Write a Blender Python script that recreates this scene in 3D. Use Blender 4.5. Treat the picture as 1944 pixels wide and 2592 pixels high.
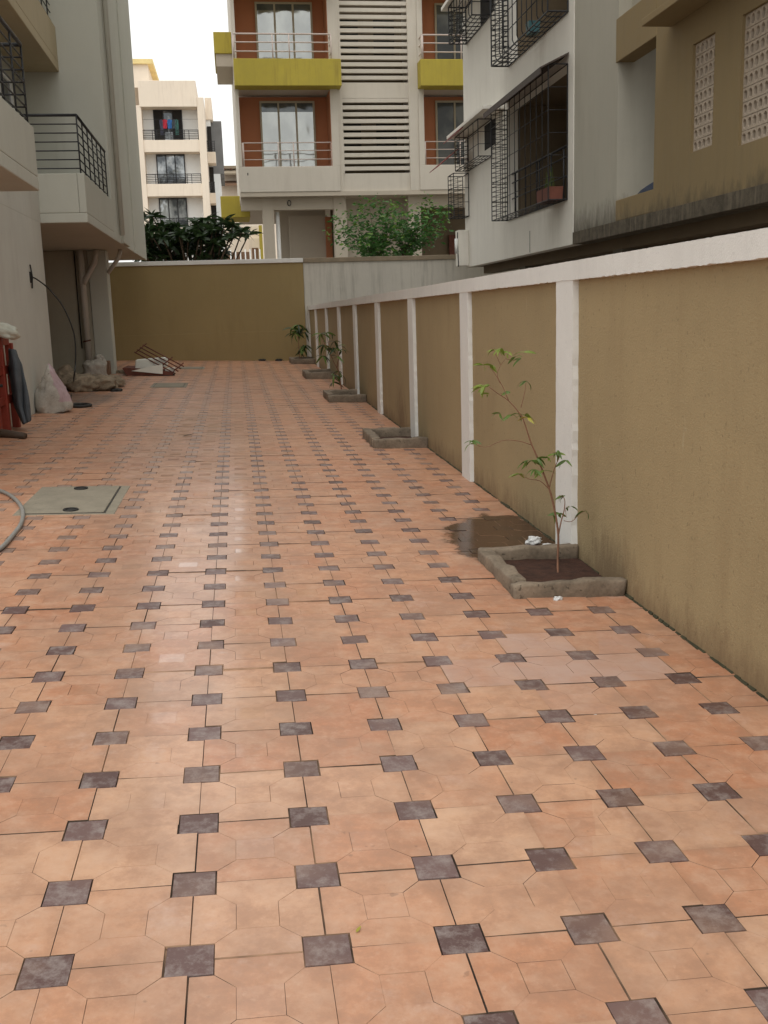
import bpy, bmesh, math, random
from mathutils import Vector, Matrix, noise as mnoise
for o in list(bpy.data.objects): bpy.data.objects.remove(o)
S = bpy.context.scene
C = S.collection
random.seed(7)

# ------------------------------------------------------------------ camera
FPX, YAW, PITCH, ROLL, CAMH = 2582.27, .1372, -.1918, -.0304, 1.3927   # focal length in photo pixels (1944 x 2592)
GX, GY = -.0376, .0139                                                  # fall of the paved lane
_f = Vector((math.sin(YAW)*math.cos(PITCH), math.cos(YAW)*math.cos(PITCH), math.sin(PITCH)))
_r = Vector((math.cos(YAW), -math.sin(YAW), 0)); _u = _r.cross(_f)
CR = math.cos(ROLL)*_r + math.sin(ROLL)*_u
CU = -math.sin(ROLL)*_r + math.cos(ROLL)*_u
CF = _f; CO = Vector((0, 0, CAMH))
cam = bpy.data.objects.new('camera', bpy.data.cameras.new('camera')); C.objects.link(cam)
m = Matrix((CR, CU, -CF)).transposed().to_4x4(); m.translation = CO
cam.matrix_world = m
cam.data.sensor_fit = 'VERTICAL'; cam.data.sensor_height = 36; cam.data.lens = FPX*36/2592
cam.data.clip_end = 2000; cam.data.clip_start = .05
S.camera = cam

# ------------------------------------------------------------------ sky, sun, exposure
SUN_EL, SUN_AZ = math.radians(62), math.radians(205)   # azimuth from +Y clockwise: behind the camera, a little to the left
w = bpy.data.worlds.new('World'); S.world = w; w.use_nodes = True
nt = w.node_tree; bg = nt.nodes['Background']
sky = nt.nodes.new('ShaderNodeTexSky'); sky.sky_type = 'NISHITA'; sky.sun_disc = False
sky.sun_elevation = SUN_EL; sky.sun_rotation = SUN_AZ; sky.dust_density = 4; sky.air_density = 1
hs = nt.nodes.new('ShaderNodeHueSaturation'); hs.inputs['Saturation'].default_value = .18     # overcast: cloud greys the blue out
mixw = nt.nodes.new('ShaderNodeMix'); mixw.data_type = 'RGBA'; mixw.inputs[0].default_value = .6
nt.links.new(sky.outputs[0], hs.inputs['Color']); nt.links.new(hs.outputs[0], mixw.inputs[6])
mixw.inputs[7].default_value = (9.1, 9.15, 8.8, 1)
nt.links.new(mixw.outputs[2], bg.inputs[0]); bg.inputs[1].default_value = .15
sd = bpy.data.lights.new('sun', 'SUN'); sd.energy = .5; sd.angle = math.radians(35); sd.color = (1, .96, .9)
sun = bpy.data.objects.new('sun', sd); C.objects.link(sun)
sdir = Vector((math.sin(SUN_AZ)*math.cos(SUN_EL), math.cos(SUN_AZ)*math.cos(SUN_EL), math.sin(SUN_EL)))
sun.rotation_euler = sdir.to_track_quat('Z', 'Y').to_euler(); sun.location = (0, -5, 30)
S.view_settings.view_transform = 'Standard'; S.view_settings.look = 'None'
S.view_settings.exposure = 0.2; S.view_settings.gamma = 1
S.view_settings.use_curve_mapping = False
S.render.engine = 'CYCLES'
S.cycles.max_bounces = 8; S.cycles.diffuse_bounces = 5

# ------------------------------------------------------------------ photo pixel -> place
def ray(x, y): return CF + CR*((x-972)/FPX) - CU*((y-1296)/FPX)
def gz(x, y): return GX*x + GY*y
def pG(x, y, z=0):
    d = ray(x, y); n = Vector((-GX, -GY, 1)); return CO + d*((z-n.dot(CO))/n.dot(d))
def pX(x, y, X): d = ray(x, y); return CO + d*(X/d.x)
def pY(x, y, Y): d = ray(x, y); return CO + d*(Y/d.y)
def Z(ox, oy, k): return lambda x, y: (ox+x/k, oy+y/k)
k7 = 1659/700
z1 = Z(0, 0, k7); z2 = Z(500, 0, 2.212); z3 = Z(1100, 0, 1.9656); z4 = Z(0, 600, k7); z5 = Z(650, 700, 2.765); z6 = Z(1100, 800, 2.765)
zb = Z(0, 650, 4.707); zc = Z(330, 180, 4.423); zd = Z(1120, 0, 3.161); zh = Z(200, 860, 3.77)

# ------------------------------------------------------------------ materials
def N(nt, t, **kw):
    n = nt.nodes.new(t)
    for k, v in kw.items(): setattr(n, k, v)
    return n
def mixc(nt, fac, a, b, mode='MIX'):
    n = N(nt, 'ShaderNodeMix', data_type='RGBA', blend_type=mode)
    for s, v in ((0, fac), (6, a), (7, b)):
        if hasattr(v, 'links'): nt.links.new(v, n.inputs[s])
        elif s == 0: n.inputs[0].default_value = v
        else: n.inputs[s].default_value = (*v, 1) if len(v) == 3 else v
    return n.outputs[2]
def ramp(nt, src, a, b, va=0, vb=1):
    n = N(nt, 'ShaderNodeMapRange'); n.inputs[1].default_value = a; n.inputs[2].default_value = b
    n.inputs[3].default_value = va; n.inputs[4].default_value = vb
    nt.links.new(src, n.inputs[0]); return n.outputs[0]
def mth(nt, op, a, b=None):
    n = N(nt, 'ShaderNodeMath', operation=op)
    for i, v in enumerate((a, b)):
        if v is None: continue
        if hasattr(v, 'links'): nt.links.new(v, n.inputs[i])
        else: n.inputs[i].default_value = v
    return n.outputs[0]
def vec(nt, src, sc):
    n = N(nt, 'ShaderNodeVectorMath', operation='MULTIPLY'); nt.links.new(src, n.inputs[0]); n.inputs[1].default_value = sc; return n.outputs[0]
def nz(nt, src, scale, detail=4, rough=.6):
    n = N(nt, 'ShaderNodeTexNoise'); n.inputs['Scale'].default_value = scale; n.inputs['Detail'].default_value = detail; n.inputs['Roughness'].default_value = rough
    nt.links.new(src, n.inputs['Vector']); return n.outputs['Fac']
MATS = {}
def mat(name, col, rough=.85, var=.12, vs=1.5, bump=0, bs=60, streak=0, scol=(.08, .07, .06), ss=5, speck=0, metal=0, spec=.35, trans=0, coat=0):
    if name in MATS: return MATS[name]
    M = bpy.data.materials.new(name); M.use_nodes = True; t = M.node_tree; P = t.nodes['Principled BSDF']
    pos = N(t, 'ShaderNodeNewGeometry').outputs['Position']
    n1 = nz(t, pos, vs, 5); n2 = nz(t, pos, vs*9, 3)
    f = mth(t, 'ADD', mth(t, 'MULTIPLY', n1, .7), mth(t, 'MULTIPLY', n2, .3))
    f = ramp(t, f, .3, .7)
    lo = tuple(c*(1-var) for c in col); hi = tuple(min(1, c*(1+var)) for c in col)
    c = mixc(t, f, lo, hi)
    if streak:
        sv = nz(t, vec(t, pos, (ss, ss, .35)), 1.6, 5, .7); s2 = nz(t, pos, .9, 3)
        k = mth(t, 'MULTIPLY', ramp(t, sv, .48, .72), ramp(t, s2, .35, .65))
        c = mixc(t, mth(t, 'MULTIPLY', k, streak), c, scol)
    if speck:
        sp = nz(t, pos, 38, 2, .5); c = mixc(t, mth(t, 'MULTIPLY', ramp(t, sp, .66, .72), speck), c, tuple(x*.35 for x in col))
    t.links.new(c, P.inputs['Base Color'])
    P.inputs['Metallic'].default_value = metal; P.inputs['Specular IOR Level'].default_value = spec
    rr = ramp(t, n2, .3, .7, max(.02, rough-.1), min(1, rough+.08)); t.links.new(rr, P.inputs['Roughness'])
    if trans: P.inputs['Transmission Weight'].default_value = trans
    if coat: P.inputs['Coat Weight'].default_value = coat; P.inputs['Coat Roughness'].default_value = .2
    if bump:
        b = N(t, 'ShaderNodeBump'); b.inputs['Strength'].default_value = min(1, bump); b.inputs['Distance'].default_value = .004
        t.links.new(nz(t, pos, bs, 4, .65), b.inputs['Height']); t.links.new(b.outputs[0], P.inputs['Normal'])
    MATS[name] = M; return M

def leafmat(name, c1, c2, rough=.45):
    M = bpy.data.materials.new(name); M.use_nodes = True; t = M.node_tree; P = t.nodes['Principled BSDF']
    pos = N(t, 'ShaderNodeNewGeometry').outputs['Position']
    c = mixc(t, ramp(t, nz(t, pos, 7, 3), .35, .65), c1, c2)
    t.links.new(c, P.inputs['Base Color']); P.inputs['Roughness'].default_value = rough; P.inputs['Specular IOR Level'].default_value = .4
    tr = N(t, 'ShaderNodeBsdfTranslucent'); t.links.new(c, tr.inputs[0])
    mx = N(t, 'ShaderNodeMixShader'); mx.inputs[0].default_value = .25
    t.links.new(P.outputs[0], mx.inputs[1]); t.links.new(tr.outputs[0], mx.inputs[2])
    t.links.new(mx.outputs[0], t.nodes['Material Output'].inputs[0]); return M

# paving: position gives every tile of the 0.3 m grid its own shade
TX, TY, TS = -.1761, 2.0242, .3
def tilemat(name, kind):
    M = bpy.data.materials.new(name); M.use_nodes = True; t = M.node_tree; P = t.nodes['Principled BSDF']
    pos = N(t, 'ShaderNodeNewGeometry').outputs['Position']
    sub = N(t, 'ShaderNodeVectorMath', operation='SUBTRACT'); t.links.new(pos, sub.inputs[0])
    off = .5*TS if kind == 'dark' else 0
    sub.inputs[1].default_value = (TX-off, TY-off, 0)
    cell = N(t, 'ShaderNodeVectorMath', operation='FLOOR'); t.links.new(vec(t, sub.outputs[0], (1/TS, 1/TS, 0)), cell.inputs[0])
    wn = N(t, 'ShaderNodeTexWhiteNoise', noise_dimensions='3D'); t.links.new(cell.outputs[0], wn.inputs['Vector'])
    wn2 = N(t, 'ShaderNodeTexWhiteNoise', noise_dimensions='4D'); t.links.new(cell.outputs[0], wn2.inputs['Vector']); wn2.inputs['W'].default_value = 3.7
    big = nz(t, pos, .55, 3, .5); mid = nz(t, pos, 5, 5, .65); fine = nz(t, pos, 45, 4, .7)
    sxyz = N(t, 'ShaderNodeSeparateXYZ'); t.links.new(pos, sxyz.inputs[0])
    def blob(cx, cy, rx, ry, n=.55, scale=6):
        a = mth(t, 'DIVIDE', mth(t, 'SUBTRACT', sxyz.outputs[0], cx), rx); b = mth(t, 'DIVIDE', mth(t, 'SUBTRACT', sxyz.outputs[1], cy), ry)
        d = mth(t, 'SQRT', mth(t, 'ADD', mth(t, 'MULTIPLY', a, a), mth(t, 'MULTIPLY', b, b)))
        d = mth(t, 'ADD', d, mth(t, 'MULTIPLY', mth(t, 'SUBTRACT', nz(t, pos, scale, 4), .5), n*2))
        return d
    cloud2 = nz(t, pos, 14, 6, .8)
    if kind == 'dark':
        c = mixc(t, wn.outputs['Value'], (.088, .047, .042), (.155, .094, .086))
        c = mixc(t, mth(t, 'MULTIPLY', ramp(t, cloud2, .46, .64), .7), c, (.30, .25, .23))
        c = mixc(t, mth(t, 'MULTIPLY', ramp(t, fine, .6, .75), .35), c, (.33, .29, .27))
        rough = ramp(t, mid, .35, .65, .28, .5)
    else:
        f = mth(t, 'ADD', mth(t, 'MULTIPLY', wn.outputs['Value'], .5), mth(t, 'MULTIPLY', ramp(t, big, .38, .62), .5))
        c = mixc(t, f, (.54, .300, .180), (.64, .44, .295))
        cs = N(t, 'ShaderNodeSeparateXYZ'); t.links.new(cell.outputs[0], cs.inputs[0])
        # a redder batch was laid from the fourth row on, less of it at the left
        rowf = mth(t, 'ADD', mth(t, 'ADD', mth(t, 'MULTIPLY', cs.outputs[1], .16), mth(t, 'MULTIPLY', cs.outputs[0], .06)), mth(t, 'MULTIPLY', mth(t, 'SUBTRACT', wn2.outputs['Value'], .5), 1.3))
        red = ramp(t, rowf, .1, .95, .04, .85)
        c = mixc(t, red, c, mixc(t, wn.outputs['Value'], (.47, .212, .115), (.52, .28, .165)))
        c = mixc(t, mth(t, 'MULTIPLY', ramp(t, wn2.outputs['Value'], .6, 1), .35), c, (.50, .24, .130))
        c = mixc(t, mth(t, 'MULTIPLY', ramp(t, mid, .42, .64), .7), c, (.41, .25, .165))
        c = mixc(t, mth(t, 'MULTIPLY', ramp(t, fine, .55, .72), .35), c, (.66, .48, .36))
        cloud = nz(t, pos, 9, 6, .75); c = mixc(t, mth(t, 'MULTIPLY', ramp(t, cloud, .46, .66), .5), c, (.62, .45, .33)); c = mixc(t, mth(t, 'MULTIPLY', ramp(t, cloud, .5, .36), .45), c, (.36, .22, .15))
        dirt = nz(t, pos, 1.9, 6, .7)
        c = mixc(t, mth(t, 'MULTIPLY', ramp(t, dirt, .46, .70), .65), c, (.35, .235, .17))
        # grime worked in along the joints of some tiles
        fr = N(t, 'ShaderNodeVectorMath', operation='FRACTION'); t.links.new(vec(t, sub.outputs[0], (1/TS, 1/TS, 0)), fr.inputs[0])
        fs_ = N(t, 'ShaderNodeSeparateXYZ'); t.links.new(fr.outputs[0], fs_.inputs[0])
        dx = mth(t, 'ABSOLUTE', mth(t, 'SUBTRACT', fs_.outputs[0], .5)); dy = mth(t, 'ABSOLUTE', mth(t, 'SUBTRACT', fs_.outputs[1], .5))
        ed = mth(t, 'ADD', mth(t, 'MAXIMUM', dx, dy), mth(t, 'MULTIPLY', mth(t, 'SUBTRACT', nz(t, pos, 11, 4, .7), .5), .35))
        c = mixc(t, mth(t, 'MULTIPLY', ramp(t, ed, .40, .56), mth(t, 'MULTIPLY', ramp(t, nz(t, pos, 1.3, 3), .35, .65), .55)), c, (.30, .185, .12))
        dk = nz(t, pos, 26, 2, .5); c = mixc(t, mth(t, 'MULTIPLY', ramp(t, dk, .73, .78), .35), c, (.12, .08, .06))
        # pale cement haze: one patch by the wall, smears elsewhere
        cs2 = N(t, 'ShaderNodeSeparateXYZ'); t.links.new(cell.outputs[0], cs2.inputs[0])
        qa = mth(t, 'DIVIDE', mth(t, 'SUBTRACT', cs2.outputs[0], 3.9), 1.7); qb = mth(t, 'DIVIDE', mth(t, 'SUBTRACT', cs2.outputs[1], 5.1), 1.3)
        pale = mth(t, 'MULTIPLY', ramp(t, mth(t, 'ADD', mth(t, 'ADD', mth(t, 'MULTIPLY', qa, qa), mth(t, 'MULTIPLY', qb, qb)), mth(t, 'MULTIPLY', wn.outputs['Value'], .5)), .7, 1.3, 1, 0), ramp(t, nz(t, pos, 4, 5, .7), .3, .62, .25, .9))
        c = mixc(t, pale, c, (.50, .375, .32))
        sm = mth(t, 'MULTIPLY', ramp(t, nz(t, pos, 3.1, 6, .75), .58, .72), .5)
        c = mixc(t, sm, c, (.60, .47, .40))
        rough = ramp(t, mid, .3, .7, .32, .52)
    wet = ramp(t, blob(1.62, 5.88, .50, .82, .32, 6), .80, .92, 1, 0)
    if kind == 'dark':
        dust = ramp(t, blob(-1.7, 10.5, 1.5, 5.5, .45, 1.2), .6, 1.2, .62, 0)
        dust2 = ramp(t, blob(.4, 21, 3.0, 9.5, .3, 1.0), .7, 1.15, .5, 0)
        dust3 = ramp(t, nz(t, pos, 1.6, 4, .6), .5, .72, 0, .6)
        dm = mth(t, 'MAXIMUM', mth(t, 'MAXIMUM', dust, dust2), dust3)
        c = mixc(t, dm, c, (.36, .235, .17))
    grey = ramp(t, blob(-2.3, 15.4, .55, 1.3, .4, 3), .7, 1.1, .7, 0)
    c = mixc(t, grey, c, (.16, .13, .11))
    c = mixc(t, mth(t, 'MULTIPLY', wet, .8), c, mixc(t, .6, c, (.05, .025, .016), 'MULTIPLY'))
    c2 = mixc(t, mth(t, 'MULTIPLY', wet, .9), c, (.045, .026, .018))
    if kind != 'dark': c2 = mixc(t, 1.0, c2, (.92, .825, .785), 'MULTIPLY')
    t.links.new(c2, P.inputs['Base Color'])
    worn = ramp(t, blob(-.42, 7.5, .85, 8.0, .3, 1.5), .5, 1.15, 1, 0)
    if kind == 'tile':
        t.links.new(mth(t, 'MULTIPLY', worn, .6), P.inputs['Coat Weight']); P.inputs['Coat Roughness'].default_value = .16
    if kind == 'centre':      # trodden centres carry a polish, some more than others
        t.links.new(mth(t, 'MULTIPLY', worn, ramp(t, wn2.outputs['Value'], .1, .7, .3, .95)), P.inputs['Coat Weight']); P.inputs['Coat Roughness'].default_value = .07; P.inputs['Coat IOR'].default_value = 1.6
    rg = N(t, 'ShaderNodeMix', data_type='FLOAT'); t.links.new(wet, rg.inputs[0]); t.links.new(rough, rg.inputs[2]); rg.inputs[3].default_value = .12
    t.links.new(rg.outputs[0], P.inputs['Roughness']); P.inputs['Specular IOR Level'].default_value = .34
    b = N(t, 'ShaderNodeBump'); b.inputs['Strength'].default_value = .22; b.inputs['Distance'].default_value = .002
    t.links.new(mth(t, 'ADD', fine, mth(t, 'MULTIPLY', nz(t, pos, 160, 2), .5)), b.inputs['Height']); t.links.new(b.outputs[0], P.inputs['Normal'])
    return M
M_TILE, M_TILEC, M_DARK = tilemat('terracotta_tile', 'tile'), tilemat('terracotta_tile_polished', 'centre'), tilemat('dark_paver', 'dark')
def jointmat(name, dark, sand, a, b, sc):
    M = bpy.data.materials.new(name); M.use_nodes = True; t = M.node_tree; P = t.nodes['Principled BSDF']
    pos = N(t, 'ShaderNodeNewGeometry').outputs['Position']
    t.links.new(mixc(t, ramp(t, nz(t, pos, sc, 3, .6), a, b), dark, sand), P.inputs['Base Color']); P.inputs['Roughness'].default_value = .95; return M
M_GROOVE = jointmat('joint_dirt', (.075, .050, .035), (.43, .27, .17), .46, .62, 3.2)
M_GROOVE2 = jointmat('joint_score', (.17, .10, .065), (.52, .31, .19), .38, .54, 4.5)
M_OLIVE = mat('olive_plaster', (.328, .25, .136), .9, .10, .8, .9, 95, .28, (.20, .13, .065), 3, .35)
M_OLIVE2 = mat('olive_plaster_end', (.285, .21, .095), .9, .07, .7, .4, 110, .25, (.13, .09, .04), 2)
def mud(M):      # mud splashed up on the wall beside the planters
    t = M.node_tree; P = t.nodes['Principled BSDF']; src = P.inputs['Base Color'].links[0].from_socket
    pos = N(t, 'ShaderNodeNewGeometry').outputs['Position']; sx = N(t, 'ShaderNodeSeparateXYZ'); t.links.new(pos, sx.inputs[0])
    tot = None
    for (yc, ry, h) in ((4.85, .42, .30), (11.6, .5, .75)):
        dy = mth(t, 'DIVIDE', mth(t, 'SUBTRACT', sx.outputs[1], yc), ry); dz = mth(t, 'DIVIDE', sx.outputs[2], h)
        d = mth(t, 'ADD', mth(t, 'SQRT', mth(t, 'ADD', mth(t, 'MULTIPLY', dy, dy), mth(t, 'MULTIPLY', dz, dz))), mth(t, 'MULTIPLY', mth(t, 'SUBTRACT', nz(t, vec(t, pos, (1, 9, 2.2)), 2.4, 5, .7), .5), 1.5))
        k = ramp(t, d, .3, 1.0, .62, 0); tot = k if tot is None else mth(t, 'MAXIMUM', tot, k)
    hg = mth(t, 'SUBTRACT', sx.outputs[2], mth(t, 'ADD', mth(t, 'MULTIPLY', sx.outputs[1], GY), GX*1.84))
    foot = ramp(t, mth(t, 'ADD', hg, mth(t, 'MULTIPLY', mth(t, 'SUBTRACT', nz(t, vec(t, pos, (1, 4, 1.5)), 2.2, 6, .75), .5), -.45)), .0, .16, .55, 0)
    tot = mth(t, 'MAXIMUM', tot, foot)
    # a few pale scuffs
    sc = mth(t, 'MULTIPLY', ramp(t, nz(t, vec(t, pos, (1, 5, 1.2)), 2.0, 4, .6), .70, .76), .4)
    src = mixc(t, sc, src, (.50, .42, .28))
    t.links.new(mixc(t, tot, src, (.13, .075, .042)), P.inputs['Base Color'])
mud(M_OLIVE)
M_WHITE = mat('white_wall_paint', (.70, .69, .655), .85, .06, 2, .5, 110, .2, (.3, .27, .24), 4, .12)
M_GREYW = mat('grey_wall_paint', (.52, .49, .43), .9, .08, 1, .3, 60, .6, (.21, .185, .155), 6)
M_GREYCAP = mat('weathered_cap', (.25, .20, .14), .95, .2, 4, .4, 60)
M_LWALL = mat('left_wall_paint', (.475, .47, .405), .85, .05, .6, .3, 70, .22, (.30, .27, .22), 3)
M_LWALL2 = mat('left_lower_paint', (.53, .525, .47), .85, .07, 1.2, .3, 70, .35, (.33, .29, .26), 3)
M_LBEIGE = mat('left_beige_paint', (.43, .36, .235), .85, .06, .8, .2, 70, .3, (.25, .2, .13), 4)
M_RECESS = mat('recess_paint', (.40, .36, .28), .9, .08, .8, .2, 60, .3, (.2, .17, .12), 3)
M_RAIL = mat('dark_metal', (.030, .030, .032), .55, .3, 8, metal=.3)
M_RUST = mat('rusty_bar', (.13, .045, .03), .8, .4, 12)
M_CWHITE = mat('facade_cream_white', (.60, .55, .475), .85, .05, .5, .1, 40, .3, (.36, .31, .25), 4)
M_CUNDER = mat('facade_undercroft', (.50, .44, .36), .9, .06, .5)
M_ORANGE = mat('facade_orange', (.42, .165, .080), .85, .08, .7)
M_YELLOW = mat('facade_yellow', (.43, .345, .055), .8, .10, .9, .1, 40, .7, (.24, .18, .04), 5)
M_ALU = mat('window_frame_metal', (.42, .37, .27), .5, .1, 4)
M_CRAIL = mat('pale_rail', (.58, .49, .44), .6, .1, 4)
M_DARKIN = mat('dark_interior', (.025, .022, .02), .9, .3, 1)
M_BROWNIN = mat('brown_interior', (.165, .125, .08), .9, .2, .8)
M_RWHITE = mat('right_white_paint', (.76, .73, .665), .85, .05, .6, .2, 50, .3, (.42, .38, .32), 3)
M_RGREY = mat('right_grey_paint', (.42, .395, .33), .85, .06, .7, .2, 50, .3, (.26, .23, .18), 3)
M_RBEIGE = mat('right_beige_paint', (.265, .195, .100), .88, .07, .7, .25, 50, .35, (.18, .14, .08), 4)
M_MOULD = mat('mouldy_ledge', (.095, .078, .055), .95, .55, 9, .6, 40, .7, (.28, .23, .165), 9, speck=.5)
def mould(M, z0, z1):      # black mould creeping up from the ledge
    t = M.node_tree; P = t.nodes['Principled BSDF']; src = P.inputs['Base Color'].links[0].from_socket
    pos = N(t, 'ShaderNodeNewGeometry').outputs['Position']; sx = N(t, 'ShaderNodeSeparateXYZ'); t.links.new(pos, sx.inputs[0])
    d = mth(t, 'ADD', sx.outputs[2], mth(t, 'MULTIPLY', mth(t, 'SUBTRACT', nz(t, vec(t, pos, (3, 3, 1)), 2.0, 6, .75), .5), -.9))
    t.links.new(mixc(t, ramp(t, d, z0, z1, .8, 0), src, (.075, .062, .043)), P.inputs['Base Color'])
mould(M_RGREY, 2.52, 2.95); mould(M_RBEIGE, 2.45, 2.78)
M_JALI = mat('jali_block_paint', (.46, .38, .30), .85, .08, 3)
M_AWN = mat('awning_sheet', (.075, .055, .045), .7, .25, 3)
M_AWNRED = mat('awning_red', (.17, .035, .03), .6, .2, 3)
M_FCREAM = mat('far_cream', (.82, .71, .58), .85, .05, .4, 0, 60, .3, (.45, .35, .26), 3)
M_FWHITE = mat('far_white', (.80, .80, .78), .85, .04, .4)
M_CONC = mat('concrete_kerb', (.185, .145, .105), .95, .55, 6, 1, 40, 0, speck=.8)
M_CONC2 = mat('manhole_concrete', (.235, .205, .155), .9, .22, 5, .5, 60, speck=.4)
M_IRON = mat('cast_iron', (.03, .028, .026), .6, .3, 10, metal=.4)
M_SOIL = mat('soil', (.048, .021, .013), 1, .6, 18, 1, 60)
M_APRON = mat('cement_apron', (.27, .23, .19), .9, .2, 2, .3, 40)
M_BARK = mat('bark', (.11, .075, .05), .9, .3, 12)
M_STEM = mat('sapling_stem', (.20, .10, .06), .8, .3, 20)
M_RED = mat('red_paint', (.21, .028, .014), .5, .2, 6)
M_CLOTH = mat('blue_grey_cloth', (.085, .095, .105), .95, .3, 8, .6, 90)
M_SACK = mat('woven_sack', (.40, .365, .315), .85, .3, 6, .8, 120, speck=.7)
M_SACKP = mat('sack_pink_print', (.40, .29, .30), .85, .25, 6, .7, 110)
M_SACKD = mat('dusty_sack', (.25, .195, .135), .95, .55, 6, 1, 60, speck=.6)
M_PAPER = mat('white_litter', (.58, .58, .57), .7, .08, 12)
M_HOSE = mat('hose_rubber', (.23, .22, .20), .6, .15, 8)
M_PVC = mat('pvc_pipe', (.50, .46, .40), .45, .06, 3)
M_CARD = mat('cardboard', (.20, .115, .07), .9, .15, 6)
M_SHEET = mat('white_sheet', (.70, .70, .62), .7, .08, 6)
M_TERRA = mat('terracotta_pot', (.17, .06, .04), .8, .2, 8)
M_MOSS = mat('damp_moss', (.045, .042, .022), 1, .5, 14, 1, 50)
M_STAIN = M_MOSS
M_GROUND = mat('ground_earth', (.22, .19, .16), .95, .2, .8, .4, 20)

def glassmat(name, dark, light, metal, sc=1.1):
    M = bpy.data.materials.new(name); M.use_nodes = True; t = M.node_tree; P = t.nodes['Principled BSDF']
    pos = N(t, 'ShaderNodeNewGeometry').outputs['Position']
    c = mixc(t, ramp(t, nz(t, vec(t, pos, (1, 1, .7)), sc, 4, .6), .42, .58), dark, light)
    t.links.new(c, P.inputs['Base Color']); P.inputs['Metallic'].default_value = metal; P.inputs['Roughness'].default_value = .07
    b = N(t, 'ShaderNodeBump'); b.inputs['Strength'].default_value = .6; b.inputs['Distance'].default_value = .03
    t.links.new(nz(t, pos, 1.3, 2), b.inputs['Height']); t.links.new(b.outputs[0], P.inputs['Normal']); return M
M_GLASS = glassmat('mirror_glass', (.38, .39, .38), (.46, .47, .45), .65)
M_GLASSD = glassmat('dim_glass', (.09, .10, .11), (.16, .17, .17), .35)
M_GLASSF = glassmat('far_glass', (.10, .11, .12), (.45, .47, .48), .5, .9)

# ------------------------------------------------------------------ mesh helpers
class MB:
    def __init__(s): s.v = []; s.f = []; s.m = []
    def add(s, vs, fs, mi=0):
        o = len(s.v); s.v += [tuple(v) for v in vs]; s.f += [tuple(i+o for i in f) for f in fs]; s.m += [mi]*len(fs); return s
    def box(s, x0, x1, y0, y1, z0, z1, mi=0):
        x0, x1 = min(x0, x1), max(x0, x1); y0, y1 = min(y0, y1), max(y0, y1); z0, z1 = min(z0, z1), max(z0, z1)
        return s.add([(x0,y0,z0),(x1,y0,z0),(x1,y1,z0),(x0,y1,z0),(x0,y0,z1),(x1,y0,z1),(x1,y1,z1),(x0,y1,z1)],
                     [(0,3,2,1),(4,5,6,7),(0,1,5,4),(1,2,6,5),(2,3,7,6),(3,0,4,7)], mi)
    def tube(s, pts, r, n=6, mi=0, cap=True):
        pts = [Vector(p) for p in pts]; rs = r if isinstance(r, (list, tuple)) else [r]*len(pts)
        vs = []; fs = []; ref = None
        for i, p in enumerate(pts):
            d = (pts[min(i+1, len(pts)-1)]-pts[max(i-1, 0)]).normalized()
            if ref is None: ref = Vector((0, 0, 1)) if abs(d.z) < .9 else Vector((1, 0, 0))
            a = d.cross(ref).normalized(); b = d.cross(a).normalized(); ref = a.cross(d)*1.0 if a.length else ref
            for k in range(n):
                t = 2*math.pi*k/n; vs.append(p+(a*math.cos(t)+b*math.sin(t))*rs[i])
        for i in range(len(pts)-1):
            for k in range(n): fs.append((i*n+k, (i+1)*n+k, (i+1)*n+(k+1) % n, i*n+(k+1) % n))
        if cap: fs.append(tuple(range(n))); fs.append(tuple(range((len(pts)-1)*n, len(pts)*n))[::-1])
        return s.add(vs, fs, mi)
    def prism(s, poly, ext, mi=0):
        n = len(poly); e = Vector(ext); a = [Vector(p) for p in poly]
        nrm = Vector((0, 0, 0))
        for i in range(n): nrm += a[i].cross(a[(i+1) % n])
        if nrm.dot(e) > 0: a = a[::-1]
        vs = a+[p+e for p in a]
        fs = [tuple(range(n)), tuple(range(n, 2*n))[::-1]]+[(i, i+n, (i+1) % n+n, (i+1) % n) for i in range(n)]
        return s.add(vs, fs, mi)
    def mesh(s, name, mats, org=(0, 0, 0)):
        me = bpy.data.meshes.new(name); me.from_pydata([(x-org[0], y-org[1], z-org[2]) for x, y, z in s.v], [], s.f)
        for q in (mats if isinstance(mats, (list, tuple)) else [mats]): me.materials.append(q)
        me.polygons.foreach_set('material_index', s.m); me.update(); return me
    def build(s, name, mats, parent=None, bevel=0, smooth=False, org=None):
        if org is None:
            xs, ys, zs = zip(*s.v); org = ((min(xs)+max(xs))/2, (min(ys)+max(ys))/2, min(zs))
        me = s.mesh(name, mats, org)
        o = bpy.data.objects.new(name, me); C.objects.link(o)
        if smooth:
            for p in me.polygons: p.use_smooth = True
        if parent is not None:
            o.parent = parent; o.location = Vector(org)-wloc(parent)
        else: o.location = org
        if bevel:
            b = o.modifiers.new('bevel', 'BEVEL'); b.width = bevel; b.segments = 2; b.limit_method = 'ANGLE'
        return o
def wloc(o):
    v = Vector((0, 0, 0))
    while o is not None: v += o.location; o = o.parent
    return v
def thing(name, label, cat, loc=(0, 0, 0), group=None):
    o = bpy.data.objects.new(name, None); C.objects.link(o); o.location = loc; o.empty_display_size = .1
    o['label'] = label; o['category'] = cat
    if group: o['group'] = group
    return o
def tag(o, label, cat, group=None):
    o['label'] = label; o['category'] = cat
    if group: o['group'] = group
    return o
def bx(name, m, parent, x0, x1, y0, y1, z0, z1, bevel=0): return MB().box(x0, x1, y0, y1, z0, z1).build(name, m, parent, bevel)
def rnd(a, b): return random.uniform(a, b)

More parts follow.
